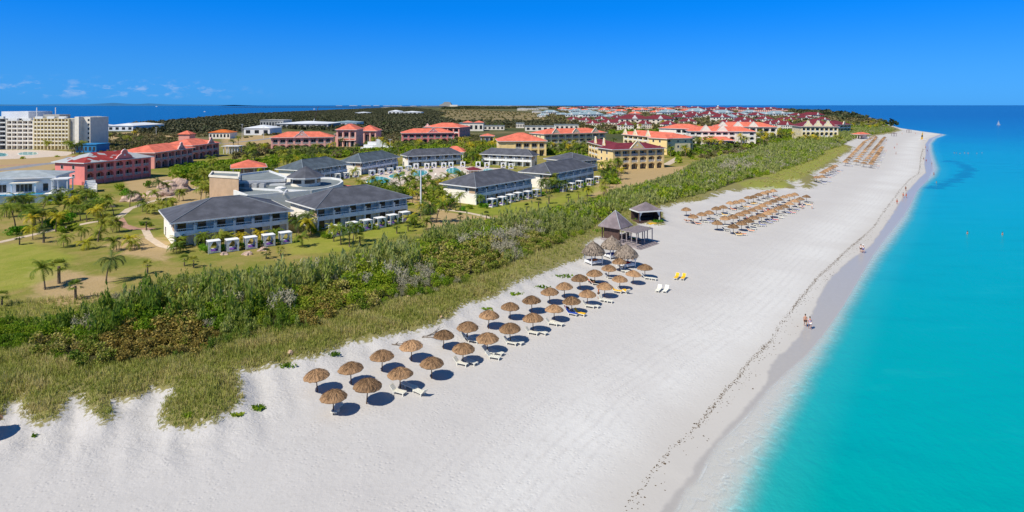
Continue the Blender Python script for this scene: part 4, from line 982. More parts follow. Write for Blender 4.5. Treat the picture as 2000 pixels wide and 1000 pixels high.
# ---------------------------------------------------------------- cabanas
def cabana():
    root = empty('cabana'); root['category'] = 'cabana'
    for x in (-1, 1):
        for y in (-1, 1): m = MB(); m.box(x*1.1-.06, x*1.1+.06, y*1.0-.06, y*1.0+.06, 0, 2.35); m.build('post', M['white'], root)
    m = MB(); m.box(-1.2, 1.2, -1.1, 1.1, 2.35, 2.46); m.build('canopy', M['whitefab'], root)
    m = MB(); m.box(-.95, .95, -.85, .85, .05, .38); m.build('bed_base', M['white'], root)
    m = MB(); m.box(-.9, .9, -.8, .8, .38, .52); mt = m.build('mattress', M['purple'], root)
    m = MB(); m.box(-.8, .8, .4, .75, .52, .72); m.build('pillow', M['whitefab'], mt)
    for x, y in ((-1, -1), (1, -1), (-1, 1), (1, 1)):
        m = MB(); vs = []; fs = []; n = 7
        for i in range(n):
            t = i/(n-1)
            for j, q in enumerate((0, .25, .5, .75, 1)):
                sp = (.85-.62*math.sin(min(1, t*1.7)*math.pi/2)*(1 if t < .62 else .8))*q
                vs.append((x*1.05-x*sp, y*1.06+(.03 if j % 2 else -.03), 2.34-2.2*t))
        for i in range(n-1):
            for j in range(4): a = i*5+j; fs.append((a, a+1, a+6, a+5))
        m.add(vs, fs); m.build('curtain', M['whitefab'], root)
    return root
cb = cabana(); first_cb = [True]
def put_cab(x, y, ang, lab, grp):
    X, Y = gp(x, y)
    if first_cb[0]: r = cb; r.location = (X, Y, ZL); r.rotation_euler = (0, 0, ang); first_cb[0] = False
    else: r = dup(cb, (X, Y, ZL), ang)
    r['group'] = grp; reg(r, lab); FOOT.append([(X-1.4, Y-1.4), (X+1.4, Y-1.4), (X+1.4, Y+1.4), (X-1.4, Y+1.4)])
for vi, lst in ((1, [(417,493),(453,490),(489,485),(524,480),(557,475)]), (2, [(655,461),(688,454),(715,449),(742,444),(766,438),(790,432)]),
                (3, [(961,404),(981,400),(997,395),(1012,391),(1031,388),(1048,384)]), (4, [(1098,374),(1116,371),(1132,366),(1152,362),(1167,357)])):
    ang = V[vi][1][1]
    lab = {1: 'white-curtained cabana bed on the lawn of the villa nearest the camera', 2: 'white-curtained cabana bed before the second villa', 3: 'white-curtained cabana bed before the villa right of the lamp post', 4: 'white-curtained cabana bed before the villa nearest the yellow hotel'}[vi]
    for x, y in lst: put_cab(x, y, ang, lab, 'cabanas before the villas')
for x, y in [(813,330),(834,329),(848,328),(867,328),(881,327),(904,326),(934,326),(951,327.5),(983,328),(998,330)]: put_cab(x, y, 0, 'white cabana bed between the pools and the far villas', 'cabanas by the pools')
for i in range(8): put_cab(659+(784-659)*i/7.0+(14 if i > 2 else 0), 351-(351-334)*i/7.0, .5, 'white cabana bed in the row left of the pools', 'cabanas by the pools')
# ---------------------------------------------------------------- thatched umbrellas
def umbrella(seed, grey=False, lod=1):
    rg = random.Random(seed); root = empty('thatched_umbrella'); root['category'] = 'umbrella'
    n = 30 if lod else 14
    m = MB(); prof = [(1.58, 1.92), (1.62, 2.02), (1.42, 2.22), (1.05, 2.47), (.6, 2.70), (.2, 2.86), (.05, 2.93)]
    if not lod: prof = [(1.58, 1.95), (1.60, 2.05), (1.05, 2.47), (.5, 2.75), (.05, 2.95)]
    vs = []; fs = []
    for i, (r, z_) in enumerate(prof):
        for k in range(n):
            t = 2*math.pi*k/n; q = r*(1+(rg.random()-.5)*(.10 if i < 3 else .05)); vs.append((q*math.cos(t), q*math.sin(t), z_+(rg.random()-.5)*.09))
    for i in range(len(prof)-1):
        for k in range(n): fs.append((i*n+k, i*n+(k+1) % n, (i+1)*n+(k+1) % n, (i+1)*n+k))
    fs.append(tuple((len(prof)-1)*n+k for k in range(n)))
    b0 = len(vs); vs.append((0, 0, 2.25))
    for k in range(n): fs.append((k, b0, (k+1) % n))
    m.add(vs, fs)
    # loose straw laid down the slope
    for _ in range(230 if lod else 36):
        t = rg.uniform(0, 2*math.pi); r0 = rg.uniform(.05, 1.25); ln = rg.uniform(.25, .6); r1 = min(r0+ln, 1.75)
        def zz(r): return 2.96-.30*r-.13*r*r
        w_ = rg.uniform(.02, .055) if lod else .08; dt = w_/max(r0, .25); tt = rg.uniform(-.06, .06)
        up = rg.uniform(.03, .10); sag = rg.uniform(-.03, .05)
        p = lambda a, r, z_: (r*math.cos(a), r*math.sin(a), z_)
        m.add([p(t-dt/2, r0, zz(r0)+.01), p(t+dt/2, r0, zz(r0)+.03), p(t+tt+w_/r1/2, r1, zz(r1)+up-sag), p(t+tt-w_/r1/2, r1, zz(r1)+up-sag)], [(0, 1, 2, 3)])
    m.build('thatch_canopy', M['straw'], root)
    m = MB(); m.tube([(0, 0, -.35), (.02, .01, 1.2), (0, 0, 2.85)], [.075, .065, .06], 7); m.build('pole', M['poleM'], root)
    if lod: m = MB(); 
    if lod:
        for k in range(6): t = k*math.pi/3; m.tube([(0, 0, 2.35), (1.4*math.cos(t), 1.4*math.sin(t), 2.0)], .025, 4)
        m.build('rib_frame', M['poleM'], root)
    return root
UM = [umbrella(s) for s in (1, 2, 3)]; UML = [umbrella(s, lod=0) for s in (5, 6)]; uu = {}
def put_umb(x, y, base, grp, pool_=UM, i=0, sc=None):
    """x, y: middle of the canopy in the photograph"""
    z_ = 1.3
    for _ in range(4): X, Y = gp(x, y, z_+2.05); z_ = tz(X, Y)
    src = pool_[i % len(pool_)]; s = (sc or rnd.uniform(.95, 1.06))*.86; rz = rnd.uniform(0, 6.28)
    if id(src) in uu: r = dup(src, (X, Y, z_), rz, s)
    else: r = src; uu[id(src)] = 1; r.location = (X, Y, z_); r.rotation_euler = (0, 0, rz); r.scale = (s,)*3
    r.rotation_euler = (rnd.uniform(-.05, .05), rnd.uniform(-.05, .05), rz)
    r['group'] = grp; reg(r, base); return X, Y, z_
BACK = [(620,728),(686,715),(746,691),(804,672),(866,650),(913,636),(954,613),(996,596),(1039,584),(1074,568),(1103,557),(1133,542),(1162,532),(1189,521),(1210,508)]
FRONT = [(651,769),(716,750),(782,726),(843,704),(904,676),(952,657),(997,638),(1041,620),(1082,600),(1117,585),(1147,571),(1181,556),(1210,542),(1236,532),(1260,521)]
SH = []
for i, (x, y) in enumerate(BACK): SH.append(put_umb(x, y, 'straw umbrella, dune-side row of the nearest two', 'straw umbrellas in the two near rows', UM, i))
for i, (x, y) in enumerate(FRONT): SH.append(put_umb(x, y, 'straw umbrella, seaward row of the nearest two', 'straw umbrellas in the two near rows', UM, i+1))
# one stands just outside the left edge and throws its shadow into the picture
def z3(l): return [(1320+.15*x, 350+.15*y) for x, y in l]
rowA = z3([(138,385),(228,478),(335,450),(435,425),(530,375),(615,355),(705,305),(785,295),(860,275),(940,235),(1010,225),(1075,195),(1140,175),(1200,160),(1270,145)])
rowB = z3([(540,560),(640,500),(745,480),(830,450),(910,420),(990,395),(1065,365),(1130,335),(1200,305),(1270,280),(1340,255),(1410,225),(1480,205),(1545,190)])
rowC = z3([(750,605),(855,565),(940,530),(1020,495),(1110,465),(1190,435),(1260,405),(1340,370),(1410,345),(1480,310),(1550,275),(1620,250),(1700,220)])
put_umb(-31, 816, 'straw umbrella standing alone past the left end of the two near rows', 'straw umbrellas in the two near rows')
S2 = []
for nm, row in (('dune-side', rowA), ('middle', rowB), ('seaward', rowC)):
    for i, (x, y) in enumerate(row): S2.append(put_umb(x, y, 'small straw umbrella, %s row of the three-row group' % nm, 'straw umbrellas in the three-row group', UM if i < 5 else UML, i, .98))
def z4(x, y): return (1560+.2*x, 230+.2*y)
S3 = []
def lerp_row(a, b_, n, lab, grp, pl=UML):
    for i in range(n):
        t = i/(n-1) if n > 1 else 0
        # equal steps on the sand, not in the picture
        A = gp(*z4(*a), 3.3); B = gp(*z4(*b_), 3.3); X = A[0]+(B[0]-A[0])*t; Y = A[1]+(B[1]-A[1])*t
        x, y = pxy(X, Y, 3.3); S3.append(put_umb(x, y, lab, grp, pl, i, 1.1))
g_ = 'straw umbrellas in the farthest group'
lerp_row((455,432), (635,243), 15, 'tiny straw umbrella, dune-side row of the farthest group', g_)
lerp_row((560,424), (760,190), 18, 'tiny straw umbrella in the second row of the farthest group', g_)
lerp_row((636,442), (838,192), 19, 'tiny straw umbrella in the third row of the farthest group', g_)
lerp_row((706,452), (812,288), 13, 'tiny straw umbrella in the seaward row of the farthest group', g_)
lerp_row((640,235), (745,180), 6, 'tiny straw umbrella at the dune end of the farthest group', g_)
lerp_row((235,535), (355,472), 6, 'tiny straw umbrella by the grass before the farthest group', g_)
lerp_row((175,578), (225,572), 2, 'low straw umbrella at the grass edge, nearer than the farthest group', g_)
# ---------------------------------------------------------------- big thatched day beds
def daybed(seed, cush):
    rg = random.Random(seed); root = empty('thatched_daybed'); root['category'] = 'day bed'
    m = MB(); n = 34; prof = [(2.2, 2.0), (2.25, 2.15), (1.95, 2.75), (1.4, 3.35), (.8, 3.85), (.25, 4.2), (.1, 4.45)]; m.lathe(prof, n, jit=.10, rg=rg)
    for _ in range(420):
        t = rg.uniform(0, 6.283); k = rg.uniform(0, 1); i = min(4, 1+int(k*4.9)); (ra, za), (rb, zb) = prof[i], prof[i+1]; f_ = rg.random()
        r0 = rb+(ra-rb)*f_; z0 = zb+(za-zb)*f_; ln = rg.uniform(.35, .7); w_ = rg.uniform(.03, .08); c, s = math.cos(t), math.sin(t)
        m.add([(r0*c-w_*s, r0*s+w_*c, z0+.03), (r0*c+w_*s, r0*s-w_*c, z0+.03), ((r0+ln*.55)*c+w_*s, (r0+ln*.55)*s-w_*c, z0-ln*.65+.14), ((r0+ln*.55)*c-w_*s, (r0+ln*.55)*s+w_*c, z0-ln*.65+.14)], [(0,1,2,3)])
    m.build('thatch_roof', M['strawgrey'], root)
    for x in (-1, 1):
        for y in (-1, 1): m = MB(); m.box(x*1.25-.07, x*1.25+.07, y*1.15-.07, y*1.15+.07, -.3, 2.6); m.build('post', M['white'], root)
    m = MB(); m.box(-1.3, 1.3, -1.2, 1.2, .35, .6); m.build('bed_base', M['white'], root); m = MB(); m.box(-1.15, 1.15, -1.05, 1.05, .6, .78); mt = m.build('mattress', M['whitefab'], root)
    m = MB(); m.box(-.9, .5, -.7, .1, .78, .95); m.build('towel', M[cush], mt)
    return root
for (x, y, cu, lb) in ((1159,485,'orangefab','thatched white day bed with orange towels, nearest the dune grass'), (1195,474,'bluefab','thatched white day bed in the middle, right below the bar steps'), (1223,490,'redfab','thatched white day bed with people in its shade, the seaward one')):
    r = daybed(int(x), cu); z_ = 1.4
    for _ in range(4): X, Y = gp(x, y, z_+3.0); z_ = tz(X, Y)
    r.location = (X, Y, z_); r.rotation_euler = (0, 0, .5); r['label'] = lb; r['group'] = 'thatched day beds by the bar'; FOOT.append([(X-2, Y-2), (X+2, Y-2), (X+2, Y+2), (X-2, Y+2)])
# ---------------------------------------------------------------- loungers
def lounger(mat, flat=False, pad=None):
    root = empty('sun_lounger'); root['category'] = 'sun lounger'
    m = MB(); m.box(-.33, .33, -.25, 1.15, .28, .34)
    for i in range(6): m.box(-.33, .33, -.22+i*.22, -.10+i*.22, .34, .365)
    m.build('seat', M[mat], root)
    m = MB(); m.box(-.33, .33, 0, .72, 0, .06)
    for i in range(4): m.box(-.3, .3, .05+i*.17, .16+i*.17, .06, .085)
    m.xf(Matrix.Translation((0, -.27, .31)) @ Matrix.Rotation(R(180), 4, 'Z') @ Matrix.Rotation(R(0 if flat else 48), 4, 'X')); m.build('backrest', M[mat], root)
    for x in (-.3, .3):
        for y in (-.15, 1.05): m = MB(); m.box(x-.035, x+.035, y-.05, y+.05, -.05, .279); m.build('leg', M[mat], root)
    if pad:
        m = MB(); m.box(-.29, .29, -.2, 1.1, .366, .41); m.build('towel', M[pad], root)
        m = MB(); m.box(-.28, .28, .03, .68, .086, .12); m.xf(Matrix.Translation((0, -.27, .31)) @ Matrix.Rotation(R(180), 4, 'Z') @ Matrix.Rotation(R(0 if flat else 48), 4, 'X')); m.build('towel', M[pad], root)
    return root
LG = {k: lounger('plasticw', f_, p_) for k, (f_, p_) in {'w': (False, None), 'wf': (True, None), 'y': (False, 'yellowfab'), 'b': (False, 'bluefab'), 'r': (False, 'redfab'), 'o': (False, 'orangefab'), 'k': (False, 'blackfab')}.items()}
LLAB = {'w': 'cream plastic sun lounger with raised back', 'wf': 'cream plastic sun lounger laid flat', 'y': 'sun lounger with yellow towel', 'b': 'sun lounger with blue towel', 'r': 'sun lounger with red towel', 'o': 'sun lounger with orange towel', 'k': 'sun lounger with dark towel'}
def put_l(k, X, Y, rz, where, grp, z_=None):
    if z_ is None: z_ = tz(X, Y)
    src = LG[k]
    if ('L', k) in uu: r = dup(src, (X, Y, z_), rz)
    else: r = src; uu[('L', k)] = 1; r.location = (X, Y, z_); r.rotation_euler = (0, 0, rz)
    r['group'] = grp; reg(r, LLAB[k]+' '+where)
SEA = R(-125)                                # most face the sea
g1 = 'sun loungers under the two near rows'
for k, x, y, a in [('w',774,768,25),('wf',797,757,35),('w',824,772,-70),('wf',657,803,-20),('w',897,712,25),('wf',917,709,40),('w',911,662,20),('wf',929,666,40),('w',953,690,30),('w',960,700,20),('w',919,668,20),
                   ('w',955,689,20),('wf',968,691,35),('w',994,672,25),('wf',1008,670,40),('w',1036,652,25),('wf',1055,651,40),('w',1075,634,25),('wf',1087,634,40),('b',1114,615,30),('y',1130,615,35),('w',1147,600,25),('wf',1158,599,40),
                   ('w',1177,588,40),('wf',1183,590,25),('y',1202,571,30),('w',1213,571,30),('y',1224,573,-35),('w',1218,531,30),('wf',1224,533,30),('w',1190,544,30),('w',1262,545,25),('wf',1271,546,35),('y',1151,551,30),('k',1160,556,30)]:
    p = on(x, y); put_l(k, p[0], p[1], R(-a-90+ (70 if a < 0 else 0)), 'by the near umbrella rows', g1, p[2])
for k, x, y, a in [('y',1322,544,-30),('y',1335,545,-30),('w',1287,568,-30),('w',1301,569,-30)]: p = on(x, y); put_l(k, p[0], p[1], R(150), 'out on the open sand', 'sun loungers on the open sand', p[2])
kinds = ['w', 'wf', 'b', 'r', 'y', 'o', 'k', 'w', 'b']
for i, (X, Y, z_) in enumerate(S2):
    for j in (0, 1):
        if (i*7+j*3) % 5 == 0: continue
        k = 'o' if i < 2 else rnd.choice(kinds); put_l(k, X+.35+j*1.25+rnd.uniform(-.2, .2), Y-1.35+j*.55+rnd.uniform(-.2, .2), R(-115+rnd.uniform(-15, 15)), 'under the three-row umbrella group', 'sun loungers under the three-row group', z_)
for i, (X, Y, z_) in enumerate(S3):
    k = rnd.choice(['b', 'b', 'k', 'w', 'r', 'b']); put_l(k, X+1.5, Y-1.9+rnd.uniform(-.3, .3), R(-110+rnd.uniform(-15, 15)), 'under the farthest umbrellas', 'sun loungers under the farthest umbrellas', z_)
# ---------------------------------------------------------------- beach bar and second hut
def pyramid(b, x0, x1, y0, y1, z_, rise, t=.14):
    cx, cy = (x0+x1)/2, (y0+y1)/2
    b.add([(x0,y0,z_),(x1,y0,z_),(x1,y1,z_),(x0,y1,z_),(x0,y0,z_-t),(x1,y0,z_-t),(x1,y1,z_-t),(x0,y1,z_-t),(cx,cy,z_+rise)],
          [(0,1,8),(1,2,8),(2,3,8),(3,0,8),(7,6,5,4),(0,4,5,1),(1,5,6,2),(2,6,7,3),(3,7,4,0)])
def beach_bar():
    ez = 1.6+2.9; Fp = gp(1211, 447.5, ez); Rp = gp(1243, 437, ez); Lp = gp(1169.5, 439.5, ez)
    a = Vector((*Fp, 0)); ang = math.atan2(Rp[1]-Fp[1], Rp[0]-Fp[0]); s = 5.6
    s = 5.3
    root = empty('beach_bar', (a.x, a.y, 1.6), ang); tag(root, 'dark wooden beach bar with steep weathered pyramid roof beside the thicket', 'beach bar')
    reserve(a, ang, 0, s, 0, s)
    m = MB(); m.box(.2, s-.2, .2, s-.2, -.8, .25); m.build('deck', M['deckwood'], root)
    for x in (.5, s-.5):
        for y in (.5, s-.5): m = MB(); m.box(x-.12, x+.12, y-.12, y+.12, .25, 2.95); m.build('post', M['hutwood'], root)
    m = MB(); m.box(.9, s-.6, s-.8, s-.7, .25, 2.9); m.box(.62, .72, .8, s-.81, .25, 2.9); m.build('wall', M['hutwood'], root)
    m = MB(); m.box(.8, s-.6, .5, .75, .25, 1.2); m.build('counter', M['hutwood'], root); m = MB(); m.box(.7, s-.5, .35, .85, 1.2, 1.3); m.build('counter_top', M['tan'], root)
    m = MB(); m.box(1.0, s-1, s-1.2, s-.85, .25, 1.9); m.build('shelf', M['hutwood'], root)
    m = MB(); pyramid(m, -.2, s+.2, -.2, s+.2, 2.95, 3.4); m.build('roof', M['hutroof'], root)
    m = MB()
    for c in ((-.2, -.2), (s+.2, -.2), (s+.2, s+.2), (-.2, s+.2)): m.tube([(c[0], c[1], 3.0), (s/2, s/2, 6.42)], .07, 5)
    m.build('hip_cap', M['metal'], root)
    # slatted terrace in front
    r2 = empty('bar_pergola'); tag(r2, 'flat grey slatted pergola on wooden posts with long steps, seaward of the bar', 'pergola')
    P_ = [gp(x, y, 1.5+2.9) for x, y in ((1212,450), (1243,456.5), (1276,446.5), (1247,441))]; o = P_[0]; r2.location = (o[0], o[1], 1.5)
    q = [(x-o[0], y-o[1]) for x, y in P_]; FOOT.append(P_)
    m = MB(); m.slab(q, 2.9, 3.0)
    for i in range(12):
        t0, t1 = i/12, i/12+.05; f_ = lambda t, s_: (q[0][0]*(1-t)*(1-s_)+q[1][0]*t*(1-s_)+q[2][0]*t*s_+q[3][0]*(1-t)*s_, q[0][1]*(1-t)*(1-s_)+q[1][1]*t*(1-s_)+q[2][1]*t*s_+q[3][1]*(1-t)*s_)
        m.slab([f_(t0, 0), f_(t1, 0), f_(t1, 1), f_(t0, 1)], 3.001, 3.07)
    m.build('slatted_roof', M['deckwood'], r2)
    for i, t in enumerate((.03, .33, .65, .97)):
        for s_ in (.04, .5, .96):
            if s_ == .5 and i not in (0, 3): continue
            x, y = f_(t, s_); m = MB(); m.box(x-.09, x+.09, y-.09, y+.09, -.7, 2.9); m.build('post', M['deckwood'], r2)
    m = MB(); m.slab(q, -.9, .12); m.build('deck', M['deckwood'], r2)
    x, y = f_(.4, .2); 
    for i in range(3): m = MB(); tx, ty = f_(.2+i*.28, .35); m.tube([(tx, ty, .12), (tx, ty, .8)], .06, 6); m.box(tx-.5, tx+.5, ty-.5, ty+.5, .8, .86); m.build('table', M['hutwood'], r2)
    # railing on the near side, and the flight of steps to the sea side
    m = MB(); p0, p1 = Vector((*q[0], 0)), Vector((*q[1], 0)); m.tube([p0+Vector((0, 0, 1.0)), p1+Vector((0, 0, 1.0))], .045, 5)
    for k in range(9): c = p0.lerp(p1, k/8); m.tube([c+Vector((0, 0, .1)), c+Vector((0, 0, 1.0))], .03, 4)
    m.build('railing', M['deckwood'], r2)
    a_, b_ = Vector((*q[1], 0)), Vector((*q[2], 0)); d = (b_-a_).normalized(); nn = Vector((d.y, -d.x, 0))
    for k in range(6):
        c0 = a_+nn*(k*.42+.01)-d*.4; c1 = b_+nn*(k*.42+.01)+d*.4; m = MB(); m.slab([tuple(c0[:2]), tuple((c0+nn*.40)[:2]), tuple((c1+nn*.40)[:2]), tuple(c1[:2])][::-1], -1.2, .02-k*.13); m.build('step', M['deckwood'], r2)
beach_bar()
def hut2():
    ez = 1.9+2.7; Fp = gp(1247, 414.5, ez); Rp = gp(1294, 411.5, ez); a = Vector((*Fp, 0)); ang = math.atan2(Rp[1]-Fp[1], Rp[0]-Fp[0]); s = (Vector((*Rp, 0))-a).length
    W = 4.6; root = empty('massage_hut', (a.x, a.y, 1.9), ang); tag(root, 'dark-roofed open beach hut with white curtains tied back, behind the bar', 'beach hut'); reserve(a, ang, 0, s, 0, W)
    m = MB(); m.box(.2, s-.2, .2, W-.2, -.9, .2); m.build('deck', M['hutwood'], root)
    for x in (.4, s-.4):
        for y in (.4, W-.4): m = MB(); m.box(x-.11, x+.11, y-.11, y+.11, .2, 2.7); m.build('post', M['hutwood'], root)
    m = MB(); m.box(.5, s-.5, W-.5, W-.4, .2, 2.6); m.box(s-.42, s-.34, 1, W-.6, .2, 2.6); m.build('wall', M['hutwood'], root)
    m = MB(); m.box(1.4, s-1.6, 2, 3.6, .2, .8); m.build('bed', M['blackfab'], root)
    for x, s_ in ((.5, 1), (s-.5, -1)): m = MB(); m.prism([(x, 2.65), (x+s_*1.0, 2.65), (x+s_*.18, 1.2), (x+s_*.35, .3), (x, .3)], .42, .5); m.build('curtain', M['whitefab'], root)
    m = MB(); pyramid(m, 0, s, 0, W, 2.85, 2.0); m.build('roof', M['hutroof'], root)
    m = MB(); m.box(-.03, s+.03, -.06, -.002, 2.55, 2.87); m.box(-.06, -.031, -.05, W, 2.55, 2.87); m.build('fascia', M['white'], root)
    m = MB(); m.box(s*.35, s*.62, -1.6, .15, -.5, -.05); m.build('step', M['yellowfab'], root)
hut2()
# driftwood-like bare branch between umbrellas
def branch(label, x, y, n, L):
    rg = random.Random(n); m = MB(); p = on(x, y)
    for k in range(n):
        a = rg.uniform(-.4, .9); q = Vector((rg.uniform(-.6, .6), rg.uniform(-.4, .4), .05)); pts = [q]
        for i in range(4): a += rg.uniform(-.5, .5); q = q+Vector((math.cos(a), math.sin(a), rg.uniform(-.05, .22)))*L/4; pts.append(q)
        m.tube(pts, [.07, .055, .04, .025, .01], 5)
    o = m.build('fallen_branch', M['barkM'], None, p); tag(o, label, 'branch')
branch('bare grey fallen branch on the sand beside the fourth back umbrella', 832, 658, 5, 3.2)
branch('bare twisted branch lying between the third and fourth back umbrellas', 772, 672, 4, 2.4)
for i, (x, y, s) in enumerate(((567,692,.55),(798,582,.5),(900,531,.45),(862,620,.3))):
    rg = random.Random(i); m = MB(); m.lathe([(.2*s, -.1), (.62*s, .1*s), (.6*s, .5*s), (.35*s, .85*s), (.05, .95*s)], 9, jit=.35, rg=rg); o = m.build('limestone', M['tan'], None, on(x, y)); tag(o, None, 'stone', 'pale stones in the dune grass'); reg(o, 'pale tan stone sticking out of the dune grass')
# boulders
def boulder(x, y, s, lab):
    rg = random.Random(int(x*7)); import bmesh
    bm = bmesh.new(); bmesh.ops.create_icosphere(bm, subdivisions=4, radius=1)
    from mathutils import noise
    off = Vector((rg.random()*50, 0, 0))
    for v in bm.verts:
        n_ = noise.noise(v.co*1.3+off)*.45+noise.noise(v.co*3.1+off)*.16; c = v.co*(1+n_); v.co = Vector((c.x*s*1.2, c.y*s, max(c.z, -.3)*s*.8))
    me = bpy.data.meshes.new('boulder'); bm.to_mesh(me); bm.free(); me.materials.append(M['rock'])
    X, Y = gp(x, y); o = link('boulder', me, None, (X, Y, ZL)); tag(o, None, 'boulder', 'pinkish boulders behind the lawn'); reg(o, lab)
for x, y, s, l in [(341,373,4.6,'largest pinkish boulder, lit on its left side, right of the pink hotel'),(318,382,2.8,'pinkish boulder in shade beside the largest one'),(300,383,2.4,'pinkish boulder in shade beside the largest one'),(258,392,2.6,'low pinkish boulder behind the lawn palms'),(325,396,1.6,'low pinkish boulder behind the lawn palms'),
                   (437,497,.7,'small stone on the lawn before the nearest villa'),(484,497,.8,'small stone on the lawn before the nearest villa'),(513,489,.8,'small stone on the lawn before the nearest villa'),(283,549,.5,'small stone on the lawn before the nearest villa'),(215,404,1.2,'low pinkish boulder behind the lawn palms')]: boulder(x, y, s, l)
# ---------------------------------------------------------------- seaweed line
SW = [(1150,1080),(1212,1000),(1250,946),(1311,867),(1338,847),(1372,813),(1420,752),(1440,735),(1457,708),(1508,660),(1522,635),(1545,605),(1560,585),(1575,567),(1600,537),(1625,515),(1650,490),(1687,459),(1707,440),(1720,420),(1740,394),(1756,372),(1776,350),(1794,338),(1797,322),(1798,306),(1803,290)]
w = [Vector(gp(x, y, .6)) for x, y in SW]; vs = []; fs = []; rg = random.Random(3)
for i in range(len(w)-1):
    Ls = (w[i+1]-w[i]).length; d = (w[i+1]-w[i]).normalized(); nn = Vector((d.y, -d.x)); dens = 5.0 if w[i].y > 150 else 15
    dens *= (1.7 if 5 <= i <= 8 or 11 <= i <= 16 else .8)
    for _ in range(int(Ls*dens)):
        p = w[i]+d*rg.uniform(0, Ls); q = p+nn*(rg.gauss(0, .16)+(abs(rg.gauss(0, .8)) if rg.random() < .22 else 0)); r = rg.uniform(.03, .10)*(1.5 if w[i].y > 150 else 1)*(1.5 if rg.random() < .1 else 1)
        z_ = tz(q.x, q.y); b0 = len(vs); k = 5; t0 = rg.uniform(0, 6.28)
        for a in range(k): rr = r*rg.uniform(.6, 1.4); vs.append((q.x+rr*math.cos(t0+a*1.2566), q.y+rr*math.sin(t0+a*1.2566)*.8, z_-.01))
        vs.append((q.x, q.y, z_+r*.5)); fs += [(b0+a, b0+(a+1) % k, b0+k) for a in range(k)]
me = bpy.data.meshes.new('seaweed'); me.from_pydata(vs, [], fs); me.materials.append(M['seaweedM']); tag(link('seaweed', me), 'line of dried brown seaweed along the high-water mark', 'seaweed', kind='stuff')

rq = random.Random(5)
for x, y in [(745,365),(752,364),(760,364),(768,362),(778,360),(735,368),(725,345),(790,347),(800,349),(812,350),(822,349),(838,345),(850,343),(858,346),(866,345),(908,338),(915,336),(926,335),(790,333),(800,331),(845,331),(915,328),(972,335),(700,353),(770,372),(782,370),(795,366)]:
    X, Y = gp(x, y); put_l('w', X, Y, rq.uniform(0, 6.28), 'around the hotel pools', 'sun loungers around the pools', ZL+.02)
# ---------------------------------------------------------------- vegetation
def leaves(rng, n, c, rad, size, aspect=1.6, vert=0.0, shell=.35):
    """n leaf quads filling an ellipsoid (c, rad); vert pulls the blades upright"""
    d = rng.normal(size=(n, 3)); d /= np.linalg.norm(d, axis=1)[:, None]
    r = (shell+(1-shell)*rng.random(n))**.6
    p = d*r[:, None]*np.array(rad)+np.array(c)
    a = rng.normal(size=(n, 3)); a[:, 2] += vert*3; a /= np.linalg.norm(a, axis=1)[:, None]
    b = np.cross(a, rng.normal(size=(n, 3))); b /= np.linalg.norm(b, axis=1)[:, None]+1e-9
    s = size*rng.uniform(.6, 1.4, n)[:, None]
    a = a*s*aspect*.5; b = b*s*.5
    return np.stack([p-a, p+b*.9, p+a, p-b*.9], 1).reshape(-1, 3)
def cloud(rng, lobes, n, size, aspect=1.6, vert=0.0, shell=.35):
    w = np.array([l[1][0]*l[1][1]*l[1][2] for l in lobes])**.66; w = w/w.sum(); out = []
    for (c, rad), k in zip(lobes, w): out.append(leaves(rng, max(3, int(n*k)), c, rad, size, aspect, vert, shell))
    return np.concatenate(out)
def bush_shape(seed, kind, n, size):
    rng = np.random.default_rng(seed); q = random.Random(seed)
    L = []
    if kind == 'casu':                       # upright feathery plumes
        for _ in range(q.randint(7, 11)):
            x, y = q.gauss(0, .42), q.gauss(0, .42); h = q.uniform(.75, 1.6)*(1.1-.35*math.hypot(x, y)); r = q.uniform(.14, .24)
            L.append(((x, y, h*.5), (r, r, h*.55)))
        return cloud(rng, L, n, size, 2.6, .9, .2)
    if kind == 'dead':
        for _ in range(8): x, y = q.gauss(0, .4), q.gauss(0, .4); L.append(((x, y, q.uniform(.4, .9)), (.32, .32, .42)))
        return cloud(rng, L, n, size*.55, 7.0, .35, .1)
    for _ in range(q.randint(6, 9)):
        t = q.uniform(0, 6.28); r = q.uniform(0, .62); h = q.uniform(.35, .85)*(1-.4*r); s = q.uniform(.28, .46)
        L.append(((r*math.cos(t), r*math.sin(t), h), (s, s, s*.85)))
    return cloud(rng, L, n, size*(1.15 if kind.startswith('grape') else 1), 1.25, .1, .45)
def quads(V): return np.arange(len(V)).reshape(-1, 4)
def xform(V, x, y, z_, s, sz, a):
    c, s_ = math.cos(a), math.sin(a); o = np.empty_like(V)
    o[:, 0] = (V[:, 0]*c-V[:, 1]*s_)*s+x; o[:, 1] = (V[:, 0]*s_+V[:, 1]*c)*s+y; o[:, 2] = V[:, 2]*s*sz+z_; return o
def clear(P_, pad=0):
    ok = np.ones(len(P_), bool)
    for q in FOOT: ok &= ~inside(P_, q)
    return ok
def scatter_poly(poly, spacing, jit=.45, seed=1):
    rng = np.random.default_rng(seed); A = np.array(poly); x0, y0 = A.min(0); x1, y1 = A.max(0)
    gx, gy = np.meshgrid(np.arange(x0, x1, spacing), np.arange(y0, y1, spacing)); P_ = np.stack([gx.ravel(), gy.ravel()], 1)
    P_ = P_+rng.uniform(-jit, jit, P_.shape)*spacing; return P_[inside(P_, poly)]
